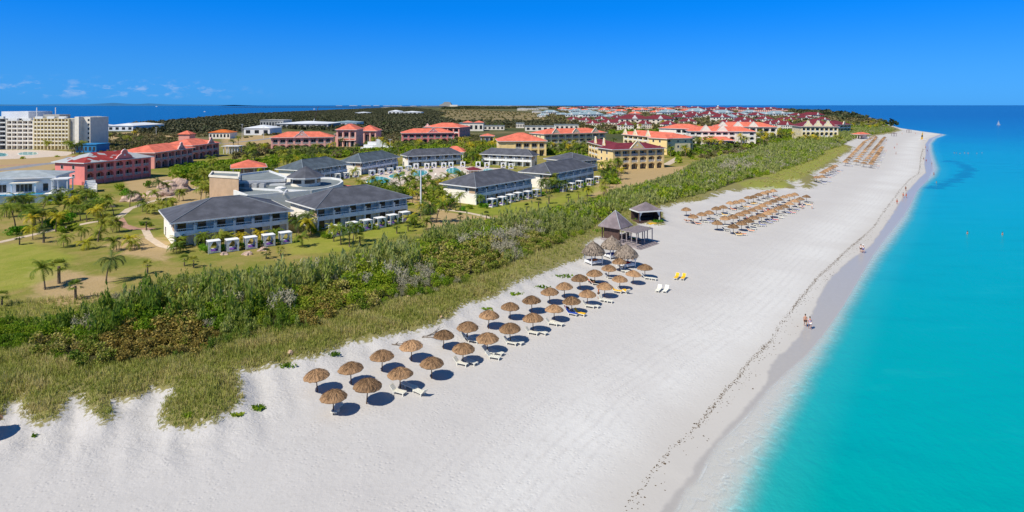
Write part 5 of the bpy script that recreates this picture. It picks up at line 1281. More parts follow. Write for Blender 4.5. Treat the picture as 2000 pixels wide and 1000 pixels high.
# --- the thicket behind the dune
SPEC = {'casu': ('casu', 380, .085), 'bush': ('bush', 380, .105), 'grape': ('grape', 330, .115), 'grapebr': ('grape', 330, .11), 'dead': ('dead', 420, .06)}
BM = {k: [bush_shape(100+i*17+len(k), s[0], s[1], s[2]) for i in range(4)] for k, s in SPEC.items()}
BME = {k: [np_mesh('bush_leaves', V, quads(V), G[k]) for V in vs] for k, vs in BM.items()}
LOWK = {k: [bush_shape(300+i, SPEC[k][0], 110, SPEC[k][2]*1.9) for i in range(3)] for k in SPEC}
GN = {'casu': ('casuarina_shrub', 'feathery grey-green casuarina shrub'), 'bush': ('green_shrub', 'rounded leafy green shrub'), 'grape': ('seagrape_shrub', 'yellow-speckled seagrape shrub'), 'grapebr': ('seagrape_shrub', 'browned seagrape shrub'), 'dead': ('bare_shrub', 'bare silvery-grey shrub')}
near = [q for q in scatter_poly(W_THICK, 1.55, seed=5) if 40 < q[1] < 150 and -130 < q[0]/q[1]*100 < 60]
nz_ = lambda x, y, f_: math.sin(x*f_+1.7*math.sin(y*f_*.7))*math.cos(y*f_*1.1+.6*math.sin(x*f_*.5))
GRAPE_Z = [(150,690,75,40,'grape'),(250,680,95,45,'grapebr'),(345,665,90,45,'grapebr'),(110,680,50,40,'grape'),(620,590,60,40,'grapebr'),(680,585,70,35,'grape'),(880,505,70,30,'grape'),(950,500,60,30,'grape'),(345,600,45,35,'grape'),(1225,420,50,15,'grapebr'),(1050,468,60,14,'grape')]
DEAD_Z = [(365,625,45,40),(815,560,45,40),(960,490,60,30),(930,500,50,30),(270,570,50,20),(1030,460,40,20),(640,580,40,25),(1440,325,30,12)]
def bkind(X, Y, r_):
    x, y = pxy(X, Y, ZL+1.3)
    for (cx, cy, rx, ry, k) in GRAPE_Z:
        if ((x-cx)/rx)**2+((y-cy)/ry)**2 < 1 and r_.random() < .85: return k
    for (cx, cy, rx, ry) in DEAD_Z:
        if ((x-cx)/rx)**2+((y-cy)/ry)**2 < 1 and r_.random() < .55: return 'dead'
    v = nz_(X, Y, .16)+r_.uniform(-.5, .5)
    return 'casu' if v > .12 else ('bush' if r_.random() < .93 else 'dead')
rb = random.Random(21)
NP = np.array(near); NP = NP[clear(NP)]
dd = sd(NP, W_THICK); pk = []
order = np.argsort(NP[:, 1]+rb.random()*0)
inst = []; massV = {k: [] for k in SPEC}
LMK = [(-66, 96, 'below the left lawn'), (-45, 88, 'below the nearest villa'), (-22, 95, 'below the second villa'), (-8, 115, 'before the third villa'), (14, 130, 'behind the beach bar'), (-60, 76, 'in the thicket at left')]
def zone(X, Y):
    x = 1000+F*X/Y
    return ('at the left end of the dune thicket' if x < 220 else 'in the thicket below the nearest villa' if x < 560 else 'in the thicket below the second villa' if x < 830 else 'in the thicket before the third villa' if x < 1060 else 'in the thicket behind the beach bar')
# the ones in front, seen whole, are objects; the rest of the thicket is one mass
vis = [i for i in order if -20 < pxy(*NP[i])[0] < 1300]
front_i = sorted(vis, key=lambda i: NP[i][1]-18*(dd[i] < 2.6)+rb.uniform(0, 9))[:285]
fs_ = set(int(i) for i in front_i)
for i in range(len(NP)):
    X, Y = NP[i]; k = bkind(X, Y, rb); e = min(1.0, .55+dd[i]/5)
    s = rb.uniform(1.2, 1.95)*(.62+min(dd[i], 12)/12)*(1.1 if k == 'casu' else .9)*(1.1 if Y > 100 else 1); s *= 1.25 if rb.random() < .18 else 1; z_ = ZL-.15; a = rb.uniform(0, 6.28); sz = rb.uniform(.9, 1.25)
    if k == 'grape' or k == 'grapebr': s = max(s*.85, rb.uniform(1.15, 1.5))
    if int(i) in fs_:
        nm, lb = GN[k]; root = link(nm, rb.choice(BME[k]), None, (X, Y, z_), a); root.scale = (s, s, s*sz); root['category'] = 'shrub'; root['group'] = 'shrubs of the dune thicket'; reg(root, lb+' '+zone(X, Y))
    else: massV[k].append((xform(rb.choice(BM[k]), X, Y, z_, s, sz, a), rb.random()))
farp = [q for q in scatter_poly(W_THICK, 2.6, seed=9) if 150 <= q[1] < 700] + [q for q in scatter_poly(W_THICK, 1.55, seed=5) if 40 < q[1] < 150 and not -130 < q[0]/q[1]*100 < 60]
FP = np.array(farp); FP = FP[clear(FP)]; df = sd(FP, W_THICK)
for i in range(len(FP)):
    X, Y = FP[i]; k = bkind(X, Y, rb); k = 'casu' if (k == 'bush' and rb.random() < .3) else k
    if Y > 230 and k == 'casu' and rb.random() < .10: k = 'dead'
    e = min(1.0, .5+df[i]/9); s = rb.uniform(1.9, 3.0)*e*(1 if Y < 350 else 1.25); massV[k].append((xform(rb.choice(LOWK[k]), X, Y, ZL-.2, s, rb.uniform(.8, 1.2), rb.uniform(0, 6.28)), rb.random()))
for k, l in massV.items():
    if l: V_ = np.concatenate([q[0] for q in l]); T_ = np.concatenate([np.full(len(q[0]), q[1]) for q in l]); tag(link({'casu': 'casuarina_thicket', 'bush': 'green_thicket', 'grape': 'seagrape_thicket', 'grapebr': 'brown_seagrape_thicket', 'dead': 'bare_thicket'}[k], np_mesh('thicket', V_, quads(V_), G[k], {'tint': T_})), {'casu': 'grey-green feathery mass of the beach thicket', 'bush': 'leafy green mass of the beach thicket', 'grape': 'yellowish seagrape mass in the beach thicket', 'grapebr': 'brown seagrape mass in the beach thicket', 'dead': 'silvery bare twigs through the beach thicket'}[k], 'thicket', kind='stuff')
# --- dune grass
rng = np.random.default_rng(8)
P_ = np.concatenate([scatter_poly([tuple(p) for p in gpl([(x, y) for x, y in GRASS if 560 < y], 1.6)]+[tuple(p) for p in gpl([(1000,500),(700,590),(400,640),(0,640),(-300,640)])], .42, seed=3)])
P3 = scatter_poly(W_GRASS[:len(GRASS)]+[tuple(p) for p in gpl([(1700,240),(1000,480),(400,560),(-600,640)])], .75, seed=4)
P_ = np.concatenate([P_, P3[(P3[:, 1] < 190)]])
zz_, f_, g_s = terr(P_, True); th_ = sd(P_, W_THICK)
nzv = np.array([nz_(x, y, .9) for x, y in P_])
rag = rng.random(len(P_)); ok = ((g_s > .05+.5*nzv) | ((g_s > -2.2+1.2*nzv) & (rag < .16))) & ((nzv*.5+rag) > -.28) & (th_ < 1.2) & clear(P_) & (P_[:, 1] > 35)
edge_keep = rng.random(len(P_)) < np.clip(.45+g_s*.5, 0, 1); ok &= edge_keep
P_, zz_, g_s = P_[ok], zz_[ok], g_s[ok]
nb = 12; N = len(P_)
nz2 = np.array([nz_(x, y, .55) for x, y in P_]); s_ = (.36+.42*rng.random(N))*np.clip(.55+g_s*.2, .4, 1.1)*(1+.35*nz2)
base = np.repeat(np.column_stack([P_, zz_-.03]), nb, 0); sr = np.repeat(s_, nb); base[:, :2] += rng.normal(size=(N*nb, 2))*.16
ang_ = rng.uniform(0, 6.28, N*nb); lean = rng.uniform(.15, .85, N*nb)
# the wind lays the blades over towards the land
dx = np.cos(ang_)*lean*.7-.18; dy = np.sin(ang_)*lean*.7+.12
tip = base+np.column_stack([dx*sr, dy*sr, sr*rng.uniform(.55, 1.0, N*nb)])
w_ = (.018+.022*rng.random(N*nb))[:, None]; side = np.column_stack([-np.sin(ang_), np.cos(ang_), np.zeros(N*nb)])*w_
mid = (base+tip)/2+np.column_stack([np.zeros(N*nb), np.zeros(N*nb), sr*.12])
V_ = np.stack([base-side, base+side, mid+side*.8, mid-side*.8, tip-side*.15, tip+side*.15], 1).reshape(-1, 3); b_ = np.arange(N*nb)[:, None]*6
Fq = np.concatenate([b_+np.array([[0, 1, 2, 3]]), b_+np.array([[3, 2, 5, 4]])]); tuft = np.repeat(np.clip(.5+.45*nz2+.25*rng.normal(size=N), 0, 1), nb*6)
tag(link('dune_grass', np_mesh('dune_grass', V_, Fq, G['dune'], {'tint': tuft})), 'olive dune grass between the thicket and the sand', 'grass', kind='stuff')
print('grass blades', N*nb)
# sparse creeping plants on the sand
for (x, y, n, sp) in ((368,812,60,.5),(500,797,90,.8),(462,812,60,.5),(66,853,14,.2),(1010,575,50,1.0),(650,690,60,.9),(950,605,40,.9),(560,712,60,.9),(1100,540,60,1.6),(1060,562,50,1.2),(1255,446,200,1.6),(1235,468,200,1.3),(1285,432,200,1.1),(1175,450,220,1.8),(1250,428,220,1.6)):
    X, Y, z_ = on(x, y); q = leaves(np.random.default_rng(x), n, (0, 0, .08), (sp*1.4, sp*.8, .12), .26 if sp < 1 else .34, 1.6, .3, 0)
    tag(link('creeping_plant', np_mesh('creeping_plant', q, quads(q), G['bright' if y < 520 else 'bush']), None, (X, Y, z_)), None, 'plant', 'small green plants on the sand'); reg(bpy.context.scene.objects[-1] if False else COL.objects[-1], 'low green creeping plant on the pale sand' if y > 520 else 'low green planting around the beach bar huts')
# --- palms
def frond(m, rg, L, az, up, droop, w, n=8, seg=7):
    pts = []; p = Vector((0, 0, 0)); e = up
    for i in range(seg+1): pts.append(p.copy()); p = p+Vector((math.cos(az)*math.cos(e), math.sin(az)*math.cos(e), math.sin(e)))*L/seg; e -= droop/seg*(1+i*.12)
    vs, fs = [], []
    side = Vector((-math.sin(az), math.cos(az), 0))
    for i in range(1, seg+1):
        d = (pts[i]-pts[i-1]).normalized(); t = i/seg; ww = w*(math.sin(math.pi*min(1, t*.82+.12))**.7)
        for s in (-1, 1):
            for h in (.1, .42, .75):
                b0 = pts[i-1].lerp(pts[i], h); tipp = b0+(side*s*ww+d*ww*.75+Vector((0, 0, -ww*rg.uniform(.25, .65)))); k = len(vs)
                vs += [b0-d*.05*L/3, b0+d*.07*L/3, tipp]; fs.append((k, k+1, k+2))
        k = len(vs); vs += [pts[i-1]+side*.03, pts[i-1]-side*.03, pts[i]-side*.02, pts[i]+side*.02]; fs.append((k, k+1, k+2, k+3))
    m.add(vs, fs)
def palm(seed, mat, nf=24, L=2.5, lean=.25, h=4.0):
    """unit trunk height h; crown sits on top"""
    rg = random.Random(seed); root = empty('coconut_palm'); root['category'] = 'palm'
    az = rg.uniform(0, 6.28); pts = []
    for i in range(6): t = i/5; pts.append((math.cos(az)*lean*t*t*h*.5, math.sin(az)*lean*t*t*h*.5, h*t-.2))
    m = MB(); m.tube(pts, [.17, .12, .10, .09, .085, .10], 7); m.build('trunk', M['trunkM'], root)
    m = MB()
    for k in range(nf): frond(m, rg, L*rg.uniform(.8, 1.12), 2*math.pi*k/nf*1.618*2+rg.uniform(-.2, .2), rg.uniform(-.15, 1.25), rg.uniform(1.1, 2.0), .40*L/2)
    m.build('crown', G[mat], root, pts[-1]); return root
def fanpalm(seed, mat='palmd', h=2.2, nf=26, R_=1.0):
    rg = random.Random(seed); root = empty('fan_palm'); root['category'] = 'palm'
    m = MB(); m.tube([(0, 0, -.2), (.03, 0, h*.5), (0, 0, h)], [.19, .15, .16], 8); m.build('trunk', M['trunkM'], root)
    m = MB()
    for k in range(nf):
        az = rg.uniform(0, 6.28); e = rg.uniform(-.5, 1.4); d = Vector((math.cos(az)*math.cos(e), math.sin(az)*math.cos(e), math.sin(e))); c = d*R_*.55; s = d.cross(Vector((0, 0, 1))).normalized() if abs(d.z) < .98 else Vector((1, 0, 0)); u = s.cross(d)
        nseg = 8
        for j in range(nseg):
            a = -1.25+2.5*j/(nseg-1); tipp = c+(d*math.cos(a)+s*math.sin(a))*R_*rg.uniform(.5, .68)-u*.0+Vector((0, 0, -.12)); q = (s*math.cos(a)-d*math.sin(a))*.06
            b0 = len(m.v); m.add([c-q*.6, c+q*.6, tipp+q*.5, tipp-q*.5], [(0, 1, 2, 3)])
    m.build('crown', G[mat], root, (0, 0, h)); return root
PAL = {'g': [palm(i, 'palm', lean=.2+.1*i) for i in (1, 2, 3, 4)], 'y': [palm(i, 'palmy', nf=18) for i in (11, 12)], 'd': [palm(i, 'palmd', nf=18, lean=.35) for i in (21, 22)], 'f': [fanpalm(31, 'palm'), fanpalm(32, 'palmd')]}
PH = {'g': 5.3, 'y': 5.3, 'd': 5.3, 'f': 3.0}
PLB = {'g': 'green coconut palm', 'y': 'yellowing coconut palm', 'd': 'dark coconut palm', 'f': 'stout fan palm'}
LND = [(-84, 126, 'on the left lawn'), (-96, 104, 'on the lower left lawn'), (-100, 165, 'below the red and pink hotel'), (-60, 108, 'by the nearest villa'), (-40, 112, 'between the first and second villas'), (-22, 128, 'beside the second villa'), (-18, 160, 'by the lamp post and third villa'),
       (-60, 215, 'near the lobby and pools'), (0, 140, 'before the third villa'), (-100, 240, 'among the pink hotels'), (-130, 200, 'behind the boulders'), (10, 300, 'before the yellow hotels'), (100, 380, 'among the far yellow hotels'), (45, 240, 'beside the burgundy-roofed hotel'), (-180, 400, 'by the tall cream hotel'), (-60, 420, 'behind the pink resort'), (40, 190, 'by the villa nearest the yellow hotel'), (150, 480, 'near the far beach hotel')]
NPALM = [0]; FARP = []
def put_palm(k, x, yb, yt, sc=None, grp='palms of the hotel gardens'):
    PQ.append((k, x, yb, yt))
PQ = []
def put_palm_(k, x, yb, yt, grp='palms of the hotel gardens', far=False):
    X, Y = gp(x, yb); h = max(1.6, (yb-yt)*Y/F); s = h/PH[k]; src = rnd.choice(PAL[k])
    s = max(s, .38)
    if far: FARP.append((src, X, Y, s, k)); return
    if id(src) in uu: r = dup(src, (X, Y, ZL), rnd.uniform(0, 6.28), (s*1.12, s*1.12, s))
    else: r = src; uu[id(src)] = 1; r.location = (X, Y, ZL); r.rotation_euler = (0, 0, rnd.uniform(0, 6.28)); r.scale = (s*1.12, s*1.12, s)
    l = min(LND, key=lambda q: (q[0]-X)**2+(q[1]-Y)**2)[2]; r['group'] = grp; reg(r, PLB[k]+' '+l)
    cs = max(.98, min(s*1.15, 1.4)) if k != 'f' else max(.95, min(s*1.1, 1.6))
    for ch in r.children:
        if ch.name.startswith('crown'): ch.scale = (cs/(s*1.12), cs/(s*1.12), cs/s)
    return r
PL = '''g 30 444 393;g 62 436 403;g 77 432 394;d 102 428 404;g 123 419 391;g 149 410 374;g 157 430 395;g 222 419 388;d 278 414 389;g 286 417 396;y 64 468 440;f 85 474 442;f 38 478 458;g 124 482 457;g 158 470 440;g 191 472 425;g 220 454 430;g 233 452 422;g 197 468 450;g 228 489 463;y 170 487 470;y 253 481 460;g 263 488 470;f 286 450 426
g 88 566 508;f 115 553 508;d 207 552 490;f 288 535 510;f 147 586 548;f 4 598 570;f 360 520 500;f 378 523 503;g 343 486 468;g 344 495 476;g 400 480 455;g 433 481 452;g 441 475 455;y 470 476 456;y 505 472 450;g 540 470 450;f 548 500 484;f 520 505 488
g 583 456 418;g 590 462 428;g 591 482 456;f 703 480 455;f 775 456 436;g 810 444 420;f 797 452 434;y 803 440 418;g 832 448 424;g 60 412 382;g 12 415 382;g 165 402 366;g 138 400 368;d 152 395 362;d 170 400 372;g 200 412 390;y 205 440 420;g 185 425 398;g 110 440 415;g 303 418 398;g 318 412 392;g 335 408 388
g 705 374 352;g 757 374 350;g 802 372 344;g 822 376 350;g 815 392 360;g 851 386 350;g 843 398 366;g 856 404 370;g 862 402 372;g 870 396 362;g 879 406 376;g 899 407 374;y 866 410 384;f 890 412 398;g 941 403 378;g 1058 376 354;f 1072 398 376;f 1052 408 388;f 1029 416 398;f 899 434 418;f 950 430 414;g 1178 340 312;g 1187 342 318;g 1172 352 330;g 1096 362 345;f 1110 395 380;f 1130 388 374
g 410 388 356;g 405 352 326;g 420 356 322;g 398 362 330;y 425 366 342;g 390 350 322;g 440 345 318;d 415 400 378;g 432 402 380;g 448 410 386;y 402 385 362;g 383 378 352;g 372 358 336;g 358 392 370;y 418 372 350;d 536 340 318;d 528 345 325;g 495 305 280;g 520 300 278;g 560 322 300;g 565 330 308;g 573 324 302;y 578 322 302;y 555 326 306;g 590 326 302;d 612 322 302;d 610 318 292;g 630 320 298;g 645 322 300;g 465 285 262;d 457 292 268;g 745 300 268;g 765 306 278;g 775 296 272;g 790 300 278;g 812 296 272;y 820 290 270;g 860 290 270;y 925 300 276;g 935 305 280;y 940 300 274;g 950 300 270;y 962 298 272;y 955 312 288;g 912 312 286;g 925 318 292;y 932 322 298;d 710 270 250;d 750 252 236;d 955 252 237;d 968 253 238;d 980 253 238
y 1080 295 276;g 1075 300 274;g 1092 302 276;g 1105 298 274;g 1128 305 278;g 1135 308 282;g 1120 300 276;y 1112 300 280;d 1095 272 254;d 1162 275 258;d 1180 252 236;g 1325 300 276;g 1340 305 280;y 1338 308 284;g 1356 298 270;g 1310 306 284;g 1390 285 262;y 1386 290 268;g 1400 290 270;y 1448 285 256;g 1455 288 262;g 1470 280 256;d 1330 262 244;d 1340 263 246;y 1296 308 292;g 1220 325 310;g 1258 326 312'''
for ln in PL.replace('\n', ';').split(';'):
    k, x, yb, yt = ln.split(); put_palm(k, float(x), float(yb), float(yt))
rp = random.Random(77)
for (x0, x1, y0, y1, n) in ((5,260,396,425,16),(60,250,430,476,7),(575,612,430,470,5),(695,900,352,410,30),(1050,1110,352,378,8),(1175,1215,335,368,7),(690,780,312,330,8),(905,935,300,330,6),(300,420,375,400,8),(820,860,405,440,5),(1140,1200,378,396,4),(640,700,470,490,4),(480,640,306,330,10),(960,1060,270,296,8),(1300,1480,262,292,16),(1480,1640,262,284,34),(1360,1500,276,290,14),(1560,1720,248,262,22),(1640,1740,243,252,14),(1060,1200,286,302,8),(400,460,332,372,10),(620,780,284,302,12),(880,960,284,318,10),(170,280,270,295,12),(20,170,292,302,14),(1180,1420,250,258,12),(1500,1640,240,252,12),(480,620,296,318,10),(1100,1560,232,246,20)):
    for _ in range(n):
        for _t in range(8):
            x, y = rp.uniform(x0, x1), rp.uniform(y0, y1); q = np.array([gp(x, y)])
            if clear(q)[0]: break
        else: continue
        hm = rp.uniform(6, 9.5) if y < 345 else rp.uniform(3.6, 6.4); put_palm(rp.choice('gggydd' if x < 1300 else 'gyyd'), x, y, y-hm*F/gp(x, y)[1])
PQ.sort(key=lambda q: -q[2])
for i_, q in enumerate(PQ): put_palm_(*q, far=i_ >= 285)
if FARP:                                     # the farthest palms, a few pixels each, stand as one mass
    vs, fs, mi, mats = [], [], [], []
    for src, X, Y, s, k in FARP:
        a = rnd.uniform(0, 6.28); cs = max(.98, min(s*1.15, 1.4))
        for ch in src.children:
            me_ = ch.data; cr = ch.name.startswith('crown'); m_ = me_.materials[0]
            if m_ not in mats: mats.append(m_)
            Mx = Matrix.Translation((X, Y, ZL)) @ Matrix.Rotation(a, 4, 'Z') @ Matrix.Diagonal((s*1.12, s*1.12, s, 1)) @ Matrix.Translation(ch.location)
            if cr: Mx = Mx @ Matrix.Diagonal((cs/(s*1.12), cs/(s*1.12), cs/s, 1))
            co_ = np.empty(len(me_.vertices)*3, np.float32); me_.vertices.foreach_get('co', co_); co_ = co_.reshape(-1, 3); A_ = np.array(Mx)
            b0 = len(vs); vs += (co_ @ A_[:3, :3].T+A_[:3, 3]).tolist(); fs += [tuple(v+b0 for v in p.vertices) for p in me_.polygons]; mi += [mats.index(m_)]*len(me_.polygons)
    me_ = bpy.data.meshes.new('distant_palms'); me_.from_pydata(vs, [], fs)
    for m_ in mats: me_.materials.append(m_)
    me_.polygons.foreach_set('material_index', mi); tag(link('distant_palms', me_), 'mass of small distant palms around the far hotels', 'palms', kind='stuff')
# --- hedges and garden shrubs
HB = [np_mesh('hedge_leaves', V, quads(V), G['bright']) for V in (bush_shape(i, 'bush', 420, .13) for i in (61, 62, 63))]
HY_ = [np_mesh('garden_shrub_leaves', V, quads(V), G['bush']) for V in (bush_shape(i, 'bush', 380, .15) for i in (71, 72, 73))]
def shrub(x, y, s, bright, lab):
    X, Y = gp(x, y); o = link('garden_shrub', rnd.choice(HB if bright else HY_), None, (X, Y, ZL-.1), rnd.uniform(0, 6)); o.scale = (s, s, s*.95); tag(o, None, 'shrub', 'clipped shrubs of the hotel gardens'); reg(o, lab)
for x, y, s in [(612,456,1.6),(604,450,1.8),(620,450,1.6),(835,420,1.7),(842,414,2.0),(858,408,2.2),(872,403,2.2),(884,398,2.0),(905,412,1.5),(918,408,1.5),(846,398,2.4),(740,372,1.8),(715,366,1.8),(780,376,2.2),(800,384,2.4),(812,370,2),(770,384,2.0),(825,360,2.2),(838,352,2),(788,341,1.5),(842,336,1.5),(905,345,1.8),(925,342,1.8),(1190,345,2.2),(1200,348,2),(1206,355,1.8),(1070,350,1.8)]: shrub(x, y, s, (int(x)+int(y)) % 2, 'leafy garden shrub between the villas and the pools')
for x, y in [(395,489),(402,494),(435,490),(471,486),(507,482),(541,478)]: shrub(x, y, 1.45, True, 'bright green shrub between the cabanas of the nearest villa')
for x, y, b_ in [(632,463,0),(641,466,0),(672,458,1),(702,452,1),(730,448,0),(754,442,1),(780,436,1),(806,440,0)]: shrub(x, y, 1.5, b_, 'round shrub between the cabanas of the second villa')
for x, y in [(940,405),(950,407),(971,403),(989,398),(1005,393),(1022,390),(1040,387),(1060,382)]: shrub(x, y, 1.5, True, 'round shrub between the cabanas of the third villa')
for x, y in [(1085,376),(1090,375),(1107,373),(1124,369),(1142,364),(1160,360),(1176,354),(1186,350)]: shrub(x, y, 1.5, True, 'round shrub by the cabanas nearest the yellow hotel')
for x, y, s, b_ in [(28,458,2.2,1),(36,456,2.0,1),(98,443,2.3,1),(112,440,2.6,1),(126,437,2.6,1),(138,433,2.4,1),(120,455,1.6,0),(136,451,1.5,0),(146,449,1.4,0),(50,452,1.6,1),(195,405,2.8,1),(208,402,2.8,1),(246,382,2.6,1),(278,440,1.3,0),(290,442,1.2,0)]: shrub(x, y, s, b_, 'dense green shrub by the pale path on the left lawn')
for x, y, s in [(360,352,5.5),(375,346,5.5),(392,342,5),(352,345,4.5),(384,355,4.5),(345,338,4),(370,335,4.5),(398,335,4),(92,385,3),(78,388,2.6),(62,392,2.8),(120,392,3),(180,392,3),(233,372,2.6),(290,366,2.6)]: shrub(x, y, s, 0, 'big leafy shrub by the boulders and pink hotels')
# --- garden and woodland trees far back: leafy lumps, one mass where nobody could count them
def mass(name, lab, key, polys, spacing, hmin, hmax, n, size, seed, dens=1.0, aspect=1.3, wide=1.0):
    rg = random.Random(seed); out = []; sh = [bush_shape(seed*7+i, 'bush', n, size) for i in range(5)]
    for poly in polys:
        Q = scatter_poly(gpl(poly), spacing, .95, seed)
        if not len(Q): continue
        Q = Q[clear(Q)]
        for X, Y in Q:
            if rg.random() > dens: continue
            h = rg.uniform(hmin, hmax); out.append(xform(rg.choice(sh), X, Y, ZL-.4, h*wide, rg.uniform(.7, 1.0)/wide, rg.uniform(0, 6.28)))
    V_ = np.concatenate(out); T_ = np.concatenate([np.full(len(o_), rg.random()) for o_ in out]); tag(link(name, np_mesh(name, V_, quads(V_), G[key], {'tint': T_})), lab, 'vegetation', kind='stuff'); print(name, len(V_)//4)
mass('garden_shrubbery', 'mixed green shrubbery between the hotel gardens', 'bush', [[(355,330),(430,318),(520,312),(560,300),(520,345),(440,350),(385,372)],[(540,300),(800,292),(800,300),(690,305),(600,316),(560,318)],[(650,296),(900,284),(960,284),(960,292),(905,300),(780,296)],[(900,300),(970,296),(935,330),(905,316)],[(1060,292),(1144,290),(1146,312),(1110,306),(1060,302)],[(700,362),(790,372),(815,398),(800,410),(700,358)],[(835,372),(870,364),(862,410),(836,406)],[(905,292),(965,280),(975,292),(945,300)],[(690,362),(740,376),(790,386),(800,378),(740,368)],[(1184,326),(1200,330),(1212,360),(1196,368),(1180,345)]], 3.0, 1.5, 3.4, 100, .28, 31, .72)
mass('garden_scrub', 'dry brownish scrub between the pink hotels and pools', 'scrub', [[(455,288),(520,282),(640,292),(740,300),(640,312),(560,300),(455,312)],[(890,262),(960,268),(975,300),(900,296),(890,280)],[(250,268),(350,270),(350,284),(240,290),(180,284)],[(180,290),(300,280),(260,296),(190,300)],[(600,262),(526,262),(440,276),(500,266)],[(1360,292),(1460,282),(1500,284),(1440,300),(1370,312)]], 4.2, 1.6, 3.2, 80, .34, 33, .75)
mass('palm_grove_scrub', 'leafy undergrowth around the far yellow hotels', 'bush', [[(1290,280),(1500,276),(1640,256),(1700,246),(1640,252),(1560,275),(1460,292),(1330,320),(1300,300)],[(1190,256),(1420,254),(1560,252),(1560,262),(1480,268),(1380,264),(1190,262)],[(1560,250),(1740,246),(1700,250),(1600,262)]], 5.5, 2.0, 4.0, 80, .32, 35, .7)
mass('far_grove', 'dark trees between the distant resort roofs', 'scrub', [[(1080,214),(1540,214),(1640,222),(1740,244),(1660,240),(1540,250),(1180,256),(1060,240)]], 15, 4, 8, 40, .42, 37, .8)
mass('scrub_woodland', 'dark scrub woodland spreading to the bay', 'woods', [[(262,242),(345,236),(460,225),(600,218),(720,212),(800,210),(838,214),(872,222),(850,230),(885,236),(790,252),(740,262),(640,256),(540,252),(520,246),(450,262),(350,262),(262,262)],[(740,238),(880,236),(900,250),(780,262),(740,268)],[(880,238),(1180,238),(1180,244),(1060,250),(950,250)]], 9, 3.5, 6.5, 42, .42, 39, .9)
mass('horizon_woodland', 'dark woodland below the horizon', 'woods', [[(860,213),(1300,212),(1100,208.5),(900,208)],[(1080,211),(1540,214),(1540,218),(1080,216)],[(1540,214.5),(1600,218),(1655,222.5),(1705,237),(1748,248),(1700,243),(1620,234),(1560,226)]], 30, 8, 14, 40, .42, 41, .85)
mass('lakeside_scrub', 'low dark scrub by the road left of the pink tower', 'scrub', [[(172,262),(260,262),(340,262),(440,262),(436,266),(300,270),(180,268)],[(150,284),(300,272),(345,276),(260,290),(190,296)],[(655,256),(780,262),(780,284),(742,286),(735,262)],[(120,345),(165,338),(160,360),(130,366)]], 5, 1.6, 3.4, 70, .34, 43, .7)

mass('meadow_tufts', 'low olive grass tussocks on the meadow beside the far umbrellas', 'dune', [[(1450,360),(1500,335),(1590,302),(1650,281),(1665,292),(1620,316),(1585,336),(1560,350),(1500,364)]], 1.7, .5, 1.0, 40, .26, 45, .5, wide=1.3)
mass('field_shrubs', 'scattered low shrubs on the dry distant field', 'scrub', [[(853,216),(905,213.5),(1000,218),(1090,224),(1160,234),(1100,238),(960,238),(880,236)]], 26, 2.0, 4.5, 40, .42, 47, .6)
mass('waterside_garden', 'garden greenery around the pool of the tall cream hotel', 'bush', [[(-60,300),(30,294),(150,296),(130,306),(20,312),(-60,314)]], 5.0, 1.5, 3.0, 80, .32, 49, .5)

mass('lawn_shrubbery', 'green bushes and young trees under the palms of the left lawn', 'bush', [[(-40,396),(60,392),(160,398),(235,402),(240,425),(180,420),(90,424),(-40,432)],[(40,448),(140,438),(150,446),(90,456),(40,460)],[(255,376),(330,392),(400,388),(402,400),(330,406),(262,398)]], 4.2, 1.2, 2.6, 110, .24, 51, .38)
mass('hotel_front_trees', 'leafy trees in front of the pink and yellow hotels', 'palmd', [[(520,296),(660,294),(700,300),(640,306),(540,306)],[(780,280),(900,280),(900,288),(780,290)],[(1068,294),(1146,292),(1146,300),(1070,302)],[(1300,298),(1360,294),(1420,284),(1480,280),(1440,292),(1330,306)],[(1480,272),(1560,262),(1640,254),(1640,262),(1540,272)]], 4.6, 2.6, 4.6, 100, .34, 53, .6)
